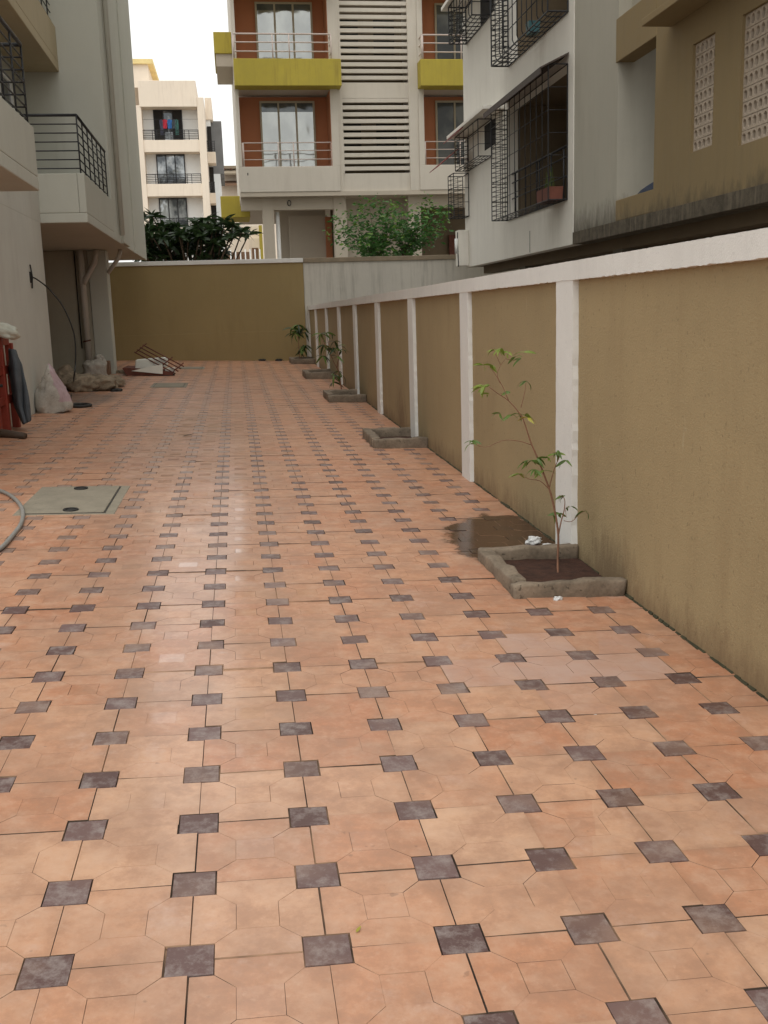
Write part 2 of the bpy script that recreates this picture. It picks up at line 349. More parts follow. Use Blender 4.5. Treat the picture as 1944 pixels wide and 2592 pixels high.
# ================================================================== SETTING
g = MB(); xs = [-300, -6, 4, 300]; ys = [-300, -10, 27, 300]
gv = [(x, y, GX*min(max(x, -6), 4)+GY*min(max(y, -10), 27)-.06) for y in ys for x in xs]
g.add(gv, [(j*4+i, j*4+i+1, j*4+i+5, j*4+i+4) for j in range(3) for i in range(3)])
go = g.build('ground', M_GROUND, org=(0, 0, 0)); go['kind'] = 'structure'

# paved lane: an Empty tilted like the lane, tiles are its parts
ex = Vector((1, 0, GX)).normalized(); en = Vector((-GX, -GY, 1)).normalized(); ey = en.cross(ex)
pave = bpy.data.objects.new('paving', None); C.objects.link(pave); pave['kind'] = 'structure'
PM = Matrix((ex, ey, en)).transposed().to_4x4(); pave.matrix_world = PM
bed = MB(); bed.box(-2.75, 1.9, .35, 26.0, -.05, -.0075)
bo = bed.build('bedding', M_GROOVE, None, org=(0, 0, 0)); bo.parent = pave
A_, B_ = .178, .335
def inset(poly, ds):
    n = len(poly); out = []
    for i in range(n):
        p0, p1, p2 = Vector(poly[i-1]), Vector(poly[i]), Vector(poly[(i+1) % n])
        e1 = (p1-p0).normalized(); e2 = (p2-p1).normalized()
        n1 = Vector((-e1.y, e1.x)); n2 = Vector((-e2.y, e2.x)); d1 = ds[i-1]; d2 = ds[i]
        den = e1.x*e2.y-e1.y*e2.x
        if abs(den) < 1e-6: out.append(p1+n1*d1); continue
        q1 = p1+n1*d1; q2 = p1+n2*d2
        tt = ((q2.x-q1.x)*e2.y-(q2.y-q1.y)*e2.x)/den
        out.append(q1+e1*tt)
    return out
def tile_geom(rg):
    a, b = A_, B_
    polys = [([(b, b), (1-b, b), (1-b, 1-b), (b, 1-b)], 1)]
    hexa = [(0, 1-a), (0, a), (a, a), (b, b), (b, 1-b), (a, 1-a)]
    for k in range(4):
        h = []
        for x, y in hexa:
            x, y = x-.5, y-.5
            for _ in range(k): x, y = -y, x
            h.append((x+.5, y+.5))
        polys.append((h, 0))
    M = MB(); vis = rg.random()
    edge = [rg.choice([.0008, .0013, .0019, .0026]) for _ in range(4)]
    for pi, (poly, mi) in enumerate(polys):
        n = len(poly); pl = [(x*TS, y*TS) for x, y in poly]; ds = []
        for i in range(n):
            outer = n == 6 and i == 0
            notch = n == 6 and i in (1, 5)
            if outer: ds.append(edge[pi-1])
            elif notch: ds.append(.0012)
            else: ds.append(rg.choice([.0001, .0003, .0006, .0010]) if vis > .3 else rg.choice([.0001, .0001, .0004]))
        q = inset(pl, ds); zt = rg.uniform(-.0004, .0004)
        vs = [(p.x, p.y, zt) for p in q]+[(p[0], p[1], -.0070) for p in pl]
        M.add(vs, [tuple(range(n))], mi)
        M.f += [tuple(j+len(M.v)-2*n for j in (i, i+n, (i+1) % n+n, (i+1) % n)) for i in range(n)]
        M.m += [(2 if (n == 6 and i in (0, 1, 5)) else (2 if ds[i] > .0008 else 3)) for i in range(n)]
    return M
rg = random.Random(3)
TG = [tile_geom(rg) for _ in range(10)]
TMATS = [M_TILE, M_TILEC, M_GROOVE, M_GROOVE2]
TME = [t.mesh('tile', TMATS) for t in TG]
def dark_geom(rg):
    h = A_*TS-.0016
    q = [(-h+rg.uniform(0, .0015), -h+rg.uniform(0, .0015)), (h-rg.uniform(0, .0015), -h+rg.uniform(0, .0015)), (h-rg.uniform(0, .0015), h-rg.uniform(0, .0015)), (-h+rg.uniform(0, .0015), h-rg.uniform(0, .0015))]
    M = MB(); vs = [(x*.985, y*.985, 0) for x, y in q]+[(x, y, -.0015) for x, y in q]+[(x, y, -.02) for x, y in q]
    return M.add(vs, [(0, 1, 2, 3)]+[(i, i+4, (i+1) % 4+4, (i+1) % 4) for i in range(4)]+[(i+4, i+8, (i+1) % 4+8, (i+1) % 4+4) for i in range(4)])
DG = [dark_geom(rg) for _ in range(6)]; DME = [d.mesh('dark_paver', M_DARK) for d in DG]
HOLES = [(-1.50, -.90, 6.98, 7.95)]
cells = []
for r_ in range(-5, 80):
    for c_ in range(-9, 7):
        cells.append((c_, r_))
def scr(x, y):
    d = Vector((x, y, gz(x, y)))-CO; zz = d.dot(CF)
    if zz < .3: return None
    return 972+FPX*d.dot(CR)/zz, 1296-FPX*d.dot(CU)/zz, zz
def pick(offx, offy):
    L = []
    for c_, r_ in cells:
        x, y = TX+TS*(c_+offx), TY+TS*(r_+offy); s_ = scr(x, y)
        seen = s_ and -60 < s_[0] < 2004 and s_[1] < 2660
        L.append(((s_[2] if s_ else 9) if seen else 1e3+y, c_, r_, x, y))
    L.sort(); return L
def lay(L, geoms, meshes, name, mats, jit, off):
    rest = MB(); rj = random.Random(5)
    for i, (d, c_, r_, x, y) in enumerate(L):
        k = rj.randrange(len(geoms)); px, py = x+rj.uniform(-jit, jit), y+rj.uniform(-jit, jit); pz = rj.uniform(-.0016, .0016); ax, ay = rj.gauss(0, .004), rj.gauss(0, .004)
        rot = rj.randrange(4); yaw = rj.gauss(0, .002)
        if i < 300 and d < 900:
            o = bpy.data.objects.new(name, meshes[k]); C.objects.link(o); o.parent = pave
            ca, sa = math.cos(rot*math.pi/2+yaw), math.sin(rot*math.pi/2+yaw); h = off
            o.location = (px-(h*ca-h*sa), py-(h*sa+h*ca), pz); o.rotation_euler = (ax, ay, rot*math.pi/2+yaw)
        else:
            ca, sa = (1, 0, -1, 0)[rot], (0, 1, 0, -1)[rot]; G_ = geoms[k]; o0 = len(rest.v)
            rest.v += [(px+(vx-off)*ca-(vy-off)*sa, py+(vx-off)*sa+(vy-off)*ca, vz+pz+ax*(vy-off)+ay*(vx-off)) for vx, vy, vz in G_.v]
            rest.f += [tuple(j+o0 for j in f) for f in G_.f]; rest.m += G_.m
    o = rest.build(name+'_field', mats, None, org=(0, 0, 0)); o.parent = pave; o['kind'] = 'stuff'
lay(pick(.5, .5), TG, TME, 'tile', TMATS, .0008, TS/2)
lay(pick(0, 0), DG, DME, 'dark_paver', M_DARK, .0012, 0)
# cement strip under the stilted block on the left
ap = MB(); ap.add([(x, y, gz(x, y)-.002) for x, y in ((-4.6, 15.1), (-2.7, 15.1), (-2.7, 25.9), (-4.6, 25.9))], [(0, 1, 2, 3)])
o = ap.build('apron', M_APRON, org=(0, 0, 0)); o['kind'] = 'structure'

# ================================================================== BOUNDARY WALLS
def rag_strip(x0, x1, ya, yb, z0, z1, amp, seed, step=.06, edges='b', along='y'):
    """a board along Y (or up Z) whose painted lower / side edges wander a little"""
    M = MB(); L = (yb-ya) if along == 'y' else (z1-z0); n = max(2, int(L/step)); rows = []
    for i in range(n+1):
        t = i/n; nzv = lambda q: amp*(.7*mnoise.noise(Vector((t*L*14, seed*3.1+q*7, 0)))+.8*mnoise.noise(Vector((t*L*45, seed+q*5, 3))))
        if along == 'y':
            y = ya+L*t; lo = z0+nzv(0); hi = z1+nzv(1)*.35
            rows.append([(x0, y, lo), (x0, y, hi), (x1, y, hi), (x1, y, lo)])
        else:
            z = z0+L*t; a = ya+nzv(0); b = yb+nzv(1)
            rows.append([(x0, a, z), (x0, b, z), (x1, b, z), (x1, a, z)])
    vs = [v for r in rows for v in r]; fs = []
    for i in range(n):
        for k in range(4):
            q = (i*4+k, i*4+(k+1) % 4, (i+1)*4+(k+1) % 4, (i+1)*4+k); fs.append(q if along == 'z' else q)
    fs += [(3, 2, 1, 0), tuple(n*4+k for k in range(4))]
    M.add(vs, fs); return M
def fixn(o):
    b = bmesh.new(); b.from_mesh(o.data); bmesh.ops.recalc_face_normals(b, faces=b.faces); b.to_mesh(o.data); b.free(); return o
WX, PXF = 1.838, 1.804
rw = thing('boundary_wall', 'long low olive boundary wall with white posts and white coping along the paved lane', 'wall', (1.9, 12, gz(1.9, 12)))
posts = [2.97, 5.545, 8.09, 10.64, 13.24, 15.78, 18.25, 20.75, 23.45, 25.75]
pw = .146
edges_ = [-2.4, .3]+posts
for i in range(len(edges_)):
    y0 = edges_[i]; y1 = edges_[i+1] if i+1 < len(edges_) else 25.9
    if i+1 < len(edges_): bx('panel', M_OLIVE, rw, WX, 2.05, y0, y1, gz(1.9, y0)-.25, 1.56)
    fixn(rag_strip(PXF, 2.03, y0-pw, y0+pw, gz(1.9, y0)-.2, 1.545, .007, i, step=.035, along='z').build('post', M_WHITE, rw))
    if i+1 < len(edges_): fixn(rag_strip(PXF-.003, 2.075, y0-.0, y1, 1.541, 1.64, .006, i+20, step=.025).build('coping', M_WHITE, rw))
ms = MB(); n = 420
for i in range(n):
    y = .3+25.2*i/n; y2 = y+25.2/n*rnd(.7, 1.4); h = max(.003, .011+.012*mnoise.noise(Vector((y*3, 1, 2)))+rnd(-.003, .004)); wd = max(.006, .017+.012*mnoise.noise(Vector((y*5, 4, 2))))
    x = WX-.0005; zz = gz(x, y)-.004
    ms.add([(x, y, zz), (x-wd, y, zz), (x-wd*.5, y, zz+h*.7), (x, y, zz+h), (x, y2, zz), (x-wd*.8, y2, zz), (x-wd*.5, y2, zz+h*.6), (x, y2, zz+h*.9)],
           [(0, 1, 2, 3), (4, 7, 6, 5), (1, 5, 6, 2), (2, 6, 7, 3)])
o = ms.build('damp_edge', M_MOSS, rw); o['kind'] = 'stuff'

bwY = 25.9
bw = thing('boundary_wall', 'tall olive end wall with thin white coping closing the far end of the lane', 'wall', (-1, bwY, .35))
bx('wall', M_OLIVE2, bw, -5.2, 1.745, bwY, bwY+.2, 0, 2.70)
bx('plinth', M_OLIVE2, bw, -5.2, 1.748, bwY-.012, bwY-.0005, .0, 1.052, .004)
fixn(rag_strip(0, .01, 0, 1, 0, 1, 0, 1).build('groove_band', M_OLIVE2, bw)) if False else None
bx('coping', M_WHITE, bw, -5.2, 1.75, bwY-.03, bwY+.23, 2.70, 2.80, .008)
gwl = thing('boundary_wall', 'tall grey streaked wall with brown capping to the right of the olive end wall', 'wall', (5, bwY, .2))
bx('wall', M_GREYW, gwl, 1.752, 14, bwY+.03, bwY+.23, -.2, 2.69)
bx('capping', M_GREYCAP, gwl, 1.752, 14, bwY+.0, bwY+.26, 2.69, 2.80, .01)

# ================================================================== RAILING HELPER
def bars_y(M, x, y0, y1, zs, r):
    for z in zs: M.tube([(x, y0, z), (x, y1, z)], r, 5)
def bar_obj(name, pts, r, m, parent, n=6): return MB().tube(pts, r, n).build(name, m, parent, smooth=True)

# ================================================================== LEFT APARTMENT BLOCK
LX = -1.95
lb = thing('apartment_building', 'grey apartment block on the left with overhanging balconies and black railings', 'building', (-4, 12, .3))
bx('wall', M_LWALL2, lb, -6.5, -2.58, 7, 15.1, -.2, 2.765)
bx('wall', M_LWALL2, lb, -6.5, -2.585, 7, 15.195, 2.765, 3.40, .01)
bx('wall', M_LWALL, lb, -8, -3.30, 7, 18.5, 3.40, 17)  # unseen upper storeys raised, near end cut short, to shape skylight on the lane
bx('wall', M_LWALL, lb, -8, LX, 18.5, 24.7, 2.775, 17, .012)
bx('wall_fin', M_LWALL, lb, LX-.02, LX+.055, 19.6, 20.6, 2.79, 17, .01)
bx('wall_fin', M_LWALL, lb, LX-.02, LX+.03, 22.0, 24.69, 2.76, 17, .01)
bar_obj('drain_pipe', [(LX+.06, 19.2, 2.9), (LX+.06, 19.2, 16.9)], .045, M_LWALL, lb, 10)
bx('floor_slab', M_LWALL, lb, -6.4, LX-.001, 15.2, 24.69, 2.60, 2.774) if False else None
# balcony of the block further on
bx('balcony_slab', M_LWALL, lb, -3.3, LX, 15.2, 18.498, 2.77, 2.90, .01)
bx('parapet', M_LWALL, lb, LX-.10, LX-.0015, 15.2, 18.498, 2.901, 3.43, .01)
bx('parapet', M_LWALL, lb, -3.3, LX-.102, 15.2, 15.30, 2.901, 3.43, .01)
# near balcony
bx('balcony_slab', M_LWALL, lb, -3.3, LX, 7, 11.55, 2.765, 2.90, .01)
bx('parapet', M_LWALL, lb, LX-.10, LX-.0015, 7, 11.548, 2.901, 3.40, .01)
bx('parapet', M_LWALL, lb, -3.3, LX-.102, 11.45, 11.549, 2.901, 3.40, .01)
# upper balcony (beige)
bx('balcony_slab', M_LBEIGE, lb, -3.3, -2.64, 12.6, 18.495, 5.47, 5.62, .01)
bx('parapet', M_LBEIGE, lb, -2.74, -2.641, 12.6, 18.495, 5.621, 6.17, .01)
def railing(y0, y1, xo, z0, z1, nb, vstep, ends, xi=-3.3):
    M = MB()
    zs = [z0+.07+(z1-z0-.07)*i/nb for i in range(nb)]
    for z in zs: bar_obj('rail_bar', [(xo, y0, z), (xo, y1, z)], .009, M_RAIL, lb)
    bar_obj('top_rail', [(xo, y0, z1), (xo, y1, z1)], .020, M_RAIL, lb, 8)
    y = y0
    while y <= y1+.01:
        bar_obj('rail_post', [(xo, y, z0-.03), (xo, y, z1)], .011, M_RAIL, lb); y += vstep
    for e in ends:
        for z in zs: bar_obj('rail_bar', [(xo, e, z), (xi, e, z)], .009, M_RAIL, lb)
        bar_obj('top_rail', [(xo, e, z1), (xi, e, z1)], .020, M_RAIL, lb, 8)
railing(15.25, 18.4, LX-.05, 3.43, 4.20, 6, .52, (15.25,))
railing(8.2, 11.5, LX-.05, 3.40, 4.19, 6, .55, (11.5,))
railing(15.0, 18.4, -2.69, 6.17, 6.95, 6, .52, ())
# doors and windows at the back of the balconies
for (ya, yb, za, zb_, dk) in ((8.6, 10.4, 2.95, 5.1, 1), (12.6, 14.2, 5.65, 7.75, 1), (15.9, 17.6, 2.95, 5.1, 1)):
    fr = MB(); fr.box(-3.30, -3.25, ya-.07, ya, za, zb_); fr.box(-3.30, -3.25, yb, yb+.07, za, zb_); fr.box(-3.30, -3.25, ya-.07, yb+.07, zb_, zb_+.07); fr.box(-3.30, -3.255, (ya+yb)/2-.025, (ya+yb)/2+.025, za, zb_)
    f_ = fr.build('window_frame', M_FWHITE, lb); bx('pane', M_GLASSD, f_, -3.299, -3.28, ya, yb, za, zb_)
# undercroft
bx('ceiling', M_LWALL, lb, -4.6, LX-.002, 15.2, 24.69, 2.70, 2.772) if False else None
bx('undercroft_wall', M_RECESS, lb, -4.6, -2.77, 21.0, 21.2, .1, 2.769)
bx('undercroft_wall', M_RECESS, lb, -4.6, -2.765, 20.988, 20.9995, .1, 1.166)
bx('undercroft_wall', M_RECESS, lb, -4.7, -4.6, 15.1, 24.6, .0, 2.769)
bx('pillar', M_LWALL, lb, -2.76, -2.41, 20.97, 21.4, .1, 2.769, .012)
pp = bar_obj('drain_pipe', [(-2.87, 20.86, .33), (-2.87, 20.86, 2.5), (-2.88, 20.86, 2.765)], .062, M_PVC, lb, 12)
bar_obj('pipe_branch', [(-2.86, 20.86, 2.12), (-2.80, 20.80, 2.22), (-2.60, 20.75, 2.52), (-2.55, 20.74, 2.765)], .05, M_PVC, lb, 10)
bar_obj('pipe_branch', [(-2.40, 21.0, 2.33), (-2.18, 20.98, 2.60), (-2.12, 20.97, 2.768)], .04, M_PVC, lb, 10)
bar_obj('thin_pipe', [(-3.00, 20.95, .9), (-3.00, 20.95, 2.765)], .012, M_IRON, lb)
for zz in (1.08, 1.09):
    pass
bar_obj('pipe_clip', [(-2.95, 20.80, 1.03), (-2.80, 20.78, 1.06)], .014, M_RUST, lb)

# ================================================================== RIGHT NEIGHBOUR BLOCK
RX = 5.5
rb = thing('apartment_building', 'white and beige neighbouring block on stilts behind the right wall with caged windows', 'building', (7, 16, -.1))
ZS = 2.41
# white wing (16.47 .. 24.5) with a caged balcony opening per floor
wy0, wy1 = 16.475, 24.35
op0, op1 = 16.80, 20.45
def wing(za, zb_):
    bx('wall', M_RWHITE, rb, RX, RX+.2, op1, wy1, za, zb_)
    bx('wall', M_RWHITE, rb, RX, RX+.2, wy0, op0, za, zb_)
bx('wall', M_RWHITE, rb, RX, RX+.2, wy0, wy1, ZS, 3.14)
wing(3.14, 5.22); bx('wall', M_RWHITE, rb, RX, RX+.2, wy0, wy1, 5.22, 6.02); wing(6.02, 8.1)
bx('wall', M_RWHITE, rb, RX, RX+.2, wy0, wy1, 8.1, 16.5)  # out of view higher up; height extended to hold back skylight
bx('wall', M_RWHITE, rb, RX+.2, 12, wy1-.2, wy1, ZS, 16.5)
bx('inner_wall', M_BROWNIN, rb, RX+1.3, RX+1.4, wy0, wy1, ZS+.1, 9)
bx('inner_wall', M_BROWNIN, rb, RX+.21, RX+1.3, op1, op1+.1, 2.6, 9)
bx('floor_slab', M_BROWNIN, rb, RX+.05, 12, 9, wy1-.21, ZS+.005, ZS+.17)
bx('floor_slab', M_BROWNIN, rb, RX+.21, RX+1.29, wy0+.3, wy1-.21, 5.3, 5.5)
# grey return + beige wing
bx('wall', M_RGREY, rb, RX+.015, RX+.2, 14.58, wy0-.001, ZS+.19, 16.5)
bx('ledge', M_MOULD, rb, RX-.005, RX+.3, 7.6, wy0-.002, ZS-.005, ZS+.185, .006)
gy0, gy1 = 13.22, 14.578      # open balcony bay
bx('wall', M_RGREY, rb, RX+1.0, RX+1.1, gy0-1, gy1, ZS+.2, 16.5)
bx('wall', M_RGREY, rb, RX+.2, RX+1.0, gy1, gy1+.1, ZS+.2, 16.5)
bx('parapet', M_RBEIGE, rb, RX, RX+.12, gy0, gy1, ZS+.186, 2.885, .008)
bx('beam', M_RBEIGE, rb, RX-.005, RX+.25, gy0-.0, gy1+.05, 4.75, 5.32, .008)
bx('wall', M_RGREY, rb, RX+.2, RX+.3, gy0, gy1, 5.32, 16.5)
jal = [(11.56, 12.13), (10.05, 10.93)]
yy = [7.6, 10.05, 10.93, 11.56, 12.13, gy0]
for i in range(0, 6, 2): bx('wall', M_RBEIGE, rb, RX+.0, RX+.2, yy[i], yy[i+1], ZS+.186, 16.5)
for (a, b, ja, jb) in ((10.05, 10.93, 3.06, 4.38), (11.56, 12.13, 3.17, 4.38)):
    bx('wall', M_RBEIGE, rb, RX, RX+.2, a, b, ZS+.186, ja); bx('wall', M_RBEIGE, rb, RX, RX+.2, a, b, jb, 16.5)
bx('sunshade', M_RBEIGE, rb, 5.11, RX-.001, 7.8, 12.75, 4.735, 4.82, .008)
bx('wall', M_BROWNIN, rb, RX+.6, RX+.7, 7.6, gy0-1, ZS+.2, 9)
# jali blocks: one object each
def jali_mesh(w, h):
    M = MB(); d = .06; t = .011; c = .022
    outer = [(-w/2+t*.3, -h/2+t*.3), (w/2-t*.3, -h/2+t*.3), (w/2-t*.3, h/2-t*.3), (-w/2+t*.3, h/2-t*.3)]
    a, b = w/2-w*.17, h/2-h*.17
    inner = [(-a+c, -b), (a-c, -b), (a, -b+c), (a, b-c), (a-c, b), (-a+c, b), (-a, b-c), (-a, -b+c)]
    vs = [(0, y, z) for y, z in outer]+[(0, y, z) for y, z in inner]
    fs = [(0, 1, 5, 4), (1, 6, 5), (1, 2, 7, 6), (2, 8, 7), (2, 3, 9, 8), (3, 10, 9), (3, 0, 11, 10), (0, 4, 11)]
    n = len(vs); vs += [(d, y, z) for _, y, z in vs]
    f2 = fs+[tuple(i+n for i in f[::-1]) for f in fs]
    f2 += [(4+i, 4+(i+1) % 8, 4+n+(i+1) % 8, 4+n+i) for i in range(8)]+[((i+1) % 4, i, n+i, n+(i+1) % 4) for i in range(4)]
    M.add(vs, f2); me = M.mesh('jali_block', M_JALI)
    b = bmesh.new(); b.from_mesh(me); bmesh.ops.recalc_face_normals(b, faces=b.faces); b.to_mesh(me); b.free(); return me
for (a, b, ja, jb, nc, nr) in ((10.05, 10.93, 3.06, 4.38, 8, 9), (11.56, 12.13, 3.17, 4.38, 5, 9)):
    w_, h_ = (b-a)/nc, (jb-ja)/nr; me = jali_mesh(w_, h_)
    for i in range(nc):
        for j in range(nr):
            o = bpy.data.objects.new('jali_block', me); C.objects.link(o); o.parent = rb
            o.location = Vector((RX+.035+rnd(-.002, .002), a+(i+.5)*w_, ja+(j+.5)*h_))-rb.location
tp = MB().prism([(5.52, 13.23, 2.886), (5.52, 13.85, 2.886), (5.52, 13.7, 2.93), (5.52, 13.5, 2.96), (5.52, 13.23, 2.99)], (.25, 0, 0)).build('tarpaulin', mat('blue_tarp', (.03, .045, .09), .6), bevel=.01); tag(tp, 'folded dark blue tarpaulin on the stained beige parapet of the right block', 'tarpaulin')
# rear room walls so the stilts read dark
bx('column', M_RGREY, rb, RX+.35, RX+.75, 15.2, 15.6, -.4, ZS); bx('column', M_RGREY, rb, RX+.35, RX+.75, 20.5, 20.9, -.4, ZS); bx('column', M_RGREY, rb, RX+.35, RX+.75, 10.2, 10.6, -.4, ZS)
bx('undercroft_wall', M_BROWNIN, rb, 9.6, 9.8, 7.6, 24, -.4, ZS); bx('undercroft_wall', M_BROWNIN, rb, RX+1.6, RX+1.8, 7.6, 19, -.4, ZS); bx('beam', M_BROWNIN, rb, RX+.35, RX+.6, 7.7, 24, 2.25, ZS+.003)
# cages
def cage(x1, y0, y1, z0, z1, far_ladder=True, rounded=False, m=M_RAIL, step=.33):
    r = .009 if not rounded else .013
    c = MB().box(0, .001, 0, .001, 0, .001)
    fr = MB()
    for (x, y) in ((x1, y0), (x1, y1), (RX-.01, y0), (RX-.01, y1)): fr.tube([(x, y, z0), (x, y, z1)], r*1.2, 5)
    for z in (z0, z1):
        fr.tube([(x1, y0, z), (x1, y1, z)], r*1.2, 5)
        for y in (y0, y1): fr.tube([(x1, y, z), (RX-.01, y, z)], r*1.2, 5)
        fr.tube([(RX-.01, y0, z), (RX-.01, y1, z)], r, 5)
    cg = fr.build('window_cage', m, rb)
    # front verticals (wrap under when rounded), horizontals, end ladders, floor bars
    n = int((y1-y0)/step)
    for i in range(1, n):
        y = y0+(y1-y0)*i/n
        if rounded: pts = [(x1, y, z1), (x1, y, z0+.10), (x1+.03, y, z0+.03), (x1+.10, y, z0), (RX-.01, y, z0)]
        else: pts = [(x1, y, z1), (x1, y, z0), (RX-.01, y, z0)]
        bar_obj('cage_bar', pts, r*.8, m, cg, 5)
    nh = max(3, int((z1-z0)/.30))
    for j in range(1, nh):
        z = z0+(z1-z0)*j/nh; bar_obj('cage_bar', [(RX-.01, y1, z), (x1, y1, z), (x1, y0, z), (RX-.01, y0, z)], r*.7, m, cg, 5)
    nl = int((z1-z0)/.09)
    for y in (y1,):
        L = MB()
        for j in range(nl):
            za = z0+(z1-z0)*j/nl; zb2 = z0+(z1-z0)*(j+1)/nl
            L.tube([(x1, y, za), (RX-.02, y, za)], r*.6, 4); L.tube([(x1, y, za), (RX-.02, y, zb2)], r*.6, 4)
        xm = (x1+RX)/2; L.tube([(xm+.05, y, z0), (xm+.05, y, z1)], r*.8, 4)
        L.build('end_lattice', m, cg)
    F = MB()
    for k in range(1, 4): x = x1+(RX-x1)*k/4; F.tube([(x, y0, z0), (x, y1, z0)], r*.8, 4)
    F.build('cage_floor', m, cg); return cg
cage(5.17, 16.74, 20.47, 3.14, 5.22)
cage(5.16, 16.74, 20.36, 6.0, 8.0, rounded=True, step=.30)
# awning over the lower cage, small window group beyond
aw = MB().prism([(5.02, 16.70, 5.14), (RX-.005, 16.70, 5.36), (RX-.005, 16.70, 5.39), (5.02, 16.70, 5.165)], (0, 3.8, 0)); aw.build('awning', M_AWN, rb)
o = MB(); 
bx('awning_fascia', M_AWN, rb, 5.02, 5.04, 16.7, 20.5, 5.06, 5.15)
for zz in (3.55, 3.85): bar_obj('balcony_rail', [(RX+.08, op0, zz), (RX+.08, op1, zz)], .012, M_RAIL, rb)
bar_obj('balcony_rail', [(RX+.08, op0, 4.02), (RX+.08, op1, 4.02)], .02, M_RAIL, rb)
for y in (17.2, 17.9, 18.6, 18.75, 19.5, 20.2): bar_obj('balcony_post', [(RX+.08, y, 3.14), (RX+.08, y, 4.02)], .014, M_RAIL, rb)
for y in (17.3, 18.4): bx('door_frame', M_AWN, rb, RX+1.22, RX+1.29, y, y+.12, 2.7, 5.0)
bx('door_panel', M_DARKIN, rb, RX+1.24, RX+1.295, 17.42, 18.4, 2.7, 4.9)
bx('window', M_DARKIN, rb, RX-.004, RX+.1, 21.45, 22.35, 4.75, 5.25)
bx('sunshade', M_RWHITE, rb, 5.08, RX-.001, 20.75, 24.3, 5.30, 5.37, .006)
MB().prism([(4.98, 22.7, 5.18), (RX-.30, 22.7, 5.36), (RX-.30, 22.7, 5.385), (4.98, 22.7, 5.20)], (0, 1.5, 0)).build('awning', M_AWNRED, rb)
MB().prism([(4.72, 23.6, 4.60), (5.2, 23.6, 4.98), (5.2, 23.6, 5.0), (4.72, 23.6, 4.62)], (0, 1.0, 0)).build('awning', M_AWNRED, rb)
cage(5.20, 21.7, 23.95, 4.55, 5.28, step=.4)
cage(5.14, 23.9, 24.5, 3.55, 4.5, step=.3)
bx('sunshade', M_RWHITE, rb, 5.0, RX-.001, 20.9, 24.3, 8.05, 8.13, .006)
bx('window', M_DARKIN, rb, RX-.004, RX+.1, 21.45, 22.6, 7.3, 8.0)
cage(5.10, 21.7, 23.95, 7.28, 8.04, rounded=True, step=.28)
bx('meter_box', M_RWHITE, rb, 5.25, RX-.001, 24.0, 24.3, 2.44, 3.25, .01)
bar_obj('tube_lamp', [(5.21, 24.02, 2.72), (5.21, 24.02, 3.06)], .04, M_FWHITE, rb, 8)
bar_obj('cable', [(5.24, 24.02, 3.2), (5.23, 24.0, 2.9), (5.25, 24.0, 2.5), (5.24, 23.99, 2.42)], .012, M_RAIL, rb)
bx('crack', M_DARKIN, rb, RX-.0025, RX+.01, 18.93, 18.955, 2.43, 2.82)
# grille on the near upper bay's left flank is a cage; pots standing in the cages
pot = thing('flower_pot', 'red clay trough with a small plant inside the lower window cage', 'plant pot', (5.33, 17.1, 3.15))
MB().prism([(5.24, 16.85, 3.15), (5.44, 16.85, 3.15), (5.46, 16.85, 3.36), (5.22, 16.85, 3.36)], (0, .75, 0)).build('trough', M_TERRA, pot)
pt = MB(); 
for i in range(9): 
    y = 16.95+.07*i; pt.tube([(5.34, y, 3.34), (5.34+rnd(-.06, .06), y+rnd(-.08, .08), 3.5+rnd(0, .2))], .004, 4)
M_LEAFG = leafmat('leaf_green', (.075, .13, .024), (.13, .20, .04))
M_LEAFL = leafmat('leaf_lime', (.13, .20, .030), (.22, .27, .045))
M_LEAFD = leafmat('leaf_dark', (.022, .042, .016), (.042, .075, .024), .35)
M_LEAFY = leafmat('leaf_yellow', (.34, .31, .04), (.42, .38, .07))
M_LEAFT = leafmat('leaf_tree', (.035, .11, .026), (.085, .21, .045))
pt.build('stem', M_LEAFG, pot)
tag(MB().prism([(5.24, 18.0, 6.01), (5.4, 18.0, 6.01), (5.42, 18.0, 6.2), (5.22, 18.0, 6.2)], (0, .22, 0)).build('flower_pot', mat('teal_plastic', (.03, .10, .11), .5)), 'small teal plastic pot inside the upper window cage', 'plant pot')

# ================================================================== CENTRE BUILDING
CY_ = 31.0
cb = thing('apartment_building', 'cream apartment block with orange balcony recesses, yellow bands and louvred shaft behind the end wall', 'building', (4, 33, .3))
def q2(x, y, Y=CY_): p = pY(*z2(x, y), Y); return p.x, p.z
def cxr(x): return q2(x, 700)[0]
X0 = .37; X1 = 3.30; X2 = 5.66; X3 = 8.6
zL0, zL1, zU0, zU1 = 4.96, 5.67, 7.78, 8.50
RD = 1.1     # recess depth
Xl, Xr = .44, 3.10
# storeys: lower (parapet 4.96-5.67, recess to 7.78), upper (band 7.78-8.50, recess to 10.6), one more above the frame
def bay(x0, x1, fl0, fl1, top, first, jl=.10, jr=.22):
    p = 'parapet' if first else 'balcony_band'
    if first: bx(p, M_CWHITE, cb, x0, x1, CY_, CY_+.15, fl0, fl1, .015)
    else: bx(p, M_YELLOW, cb, x0-.0, x1+.02, CY_-.45, CY_+.12, fl0, fl1, .015)
    bx('wall', M_CWHITE, cb, x0, x0+jl, CY_+.0, CY_+RD, fl1, top)
    bx('wall', M_CWHITE, cb, x1-jr, x1, CY_+.0, CY_+RD, fl1, top)
    bx('recess_wall', M_ORANGE, cb, x0+jl, x1-jr, CY_+RD, CY_+RD+.15, fl0+.1, top)
    bx('recess_side', M_ORANGE, cb, x1-jr-.012, x1-jr, CY_+.02, CY_+RD, fl1+.0, top-.01)
    bx('floor_slab', M_CWHITE, cb, x0+.01, x1-.01, CY_+.121, CY_+RD, fl0+.05, fl0+.2)
bay(X0, X1, zL0, zL1, zU0, True); bay(X0, X1+.06, zU0, zU1, 10.55, False, .10, .28)
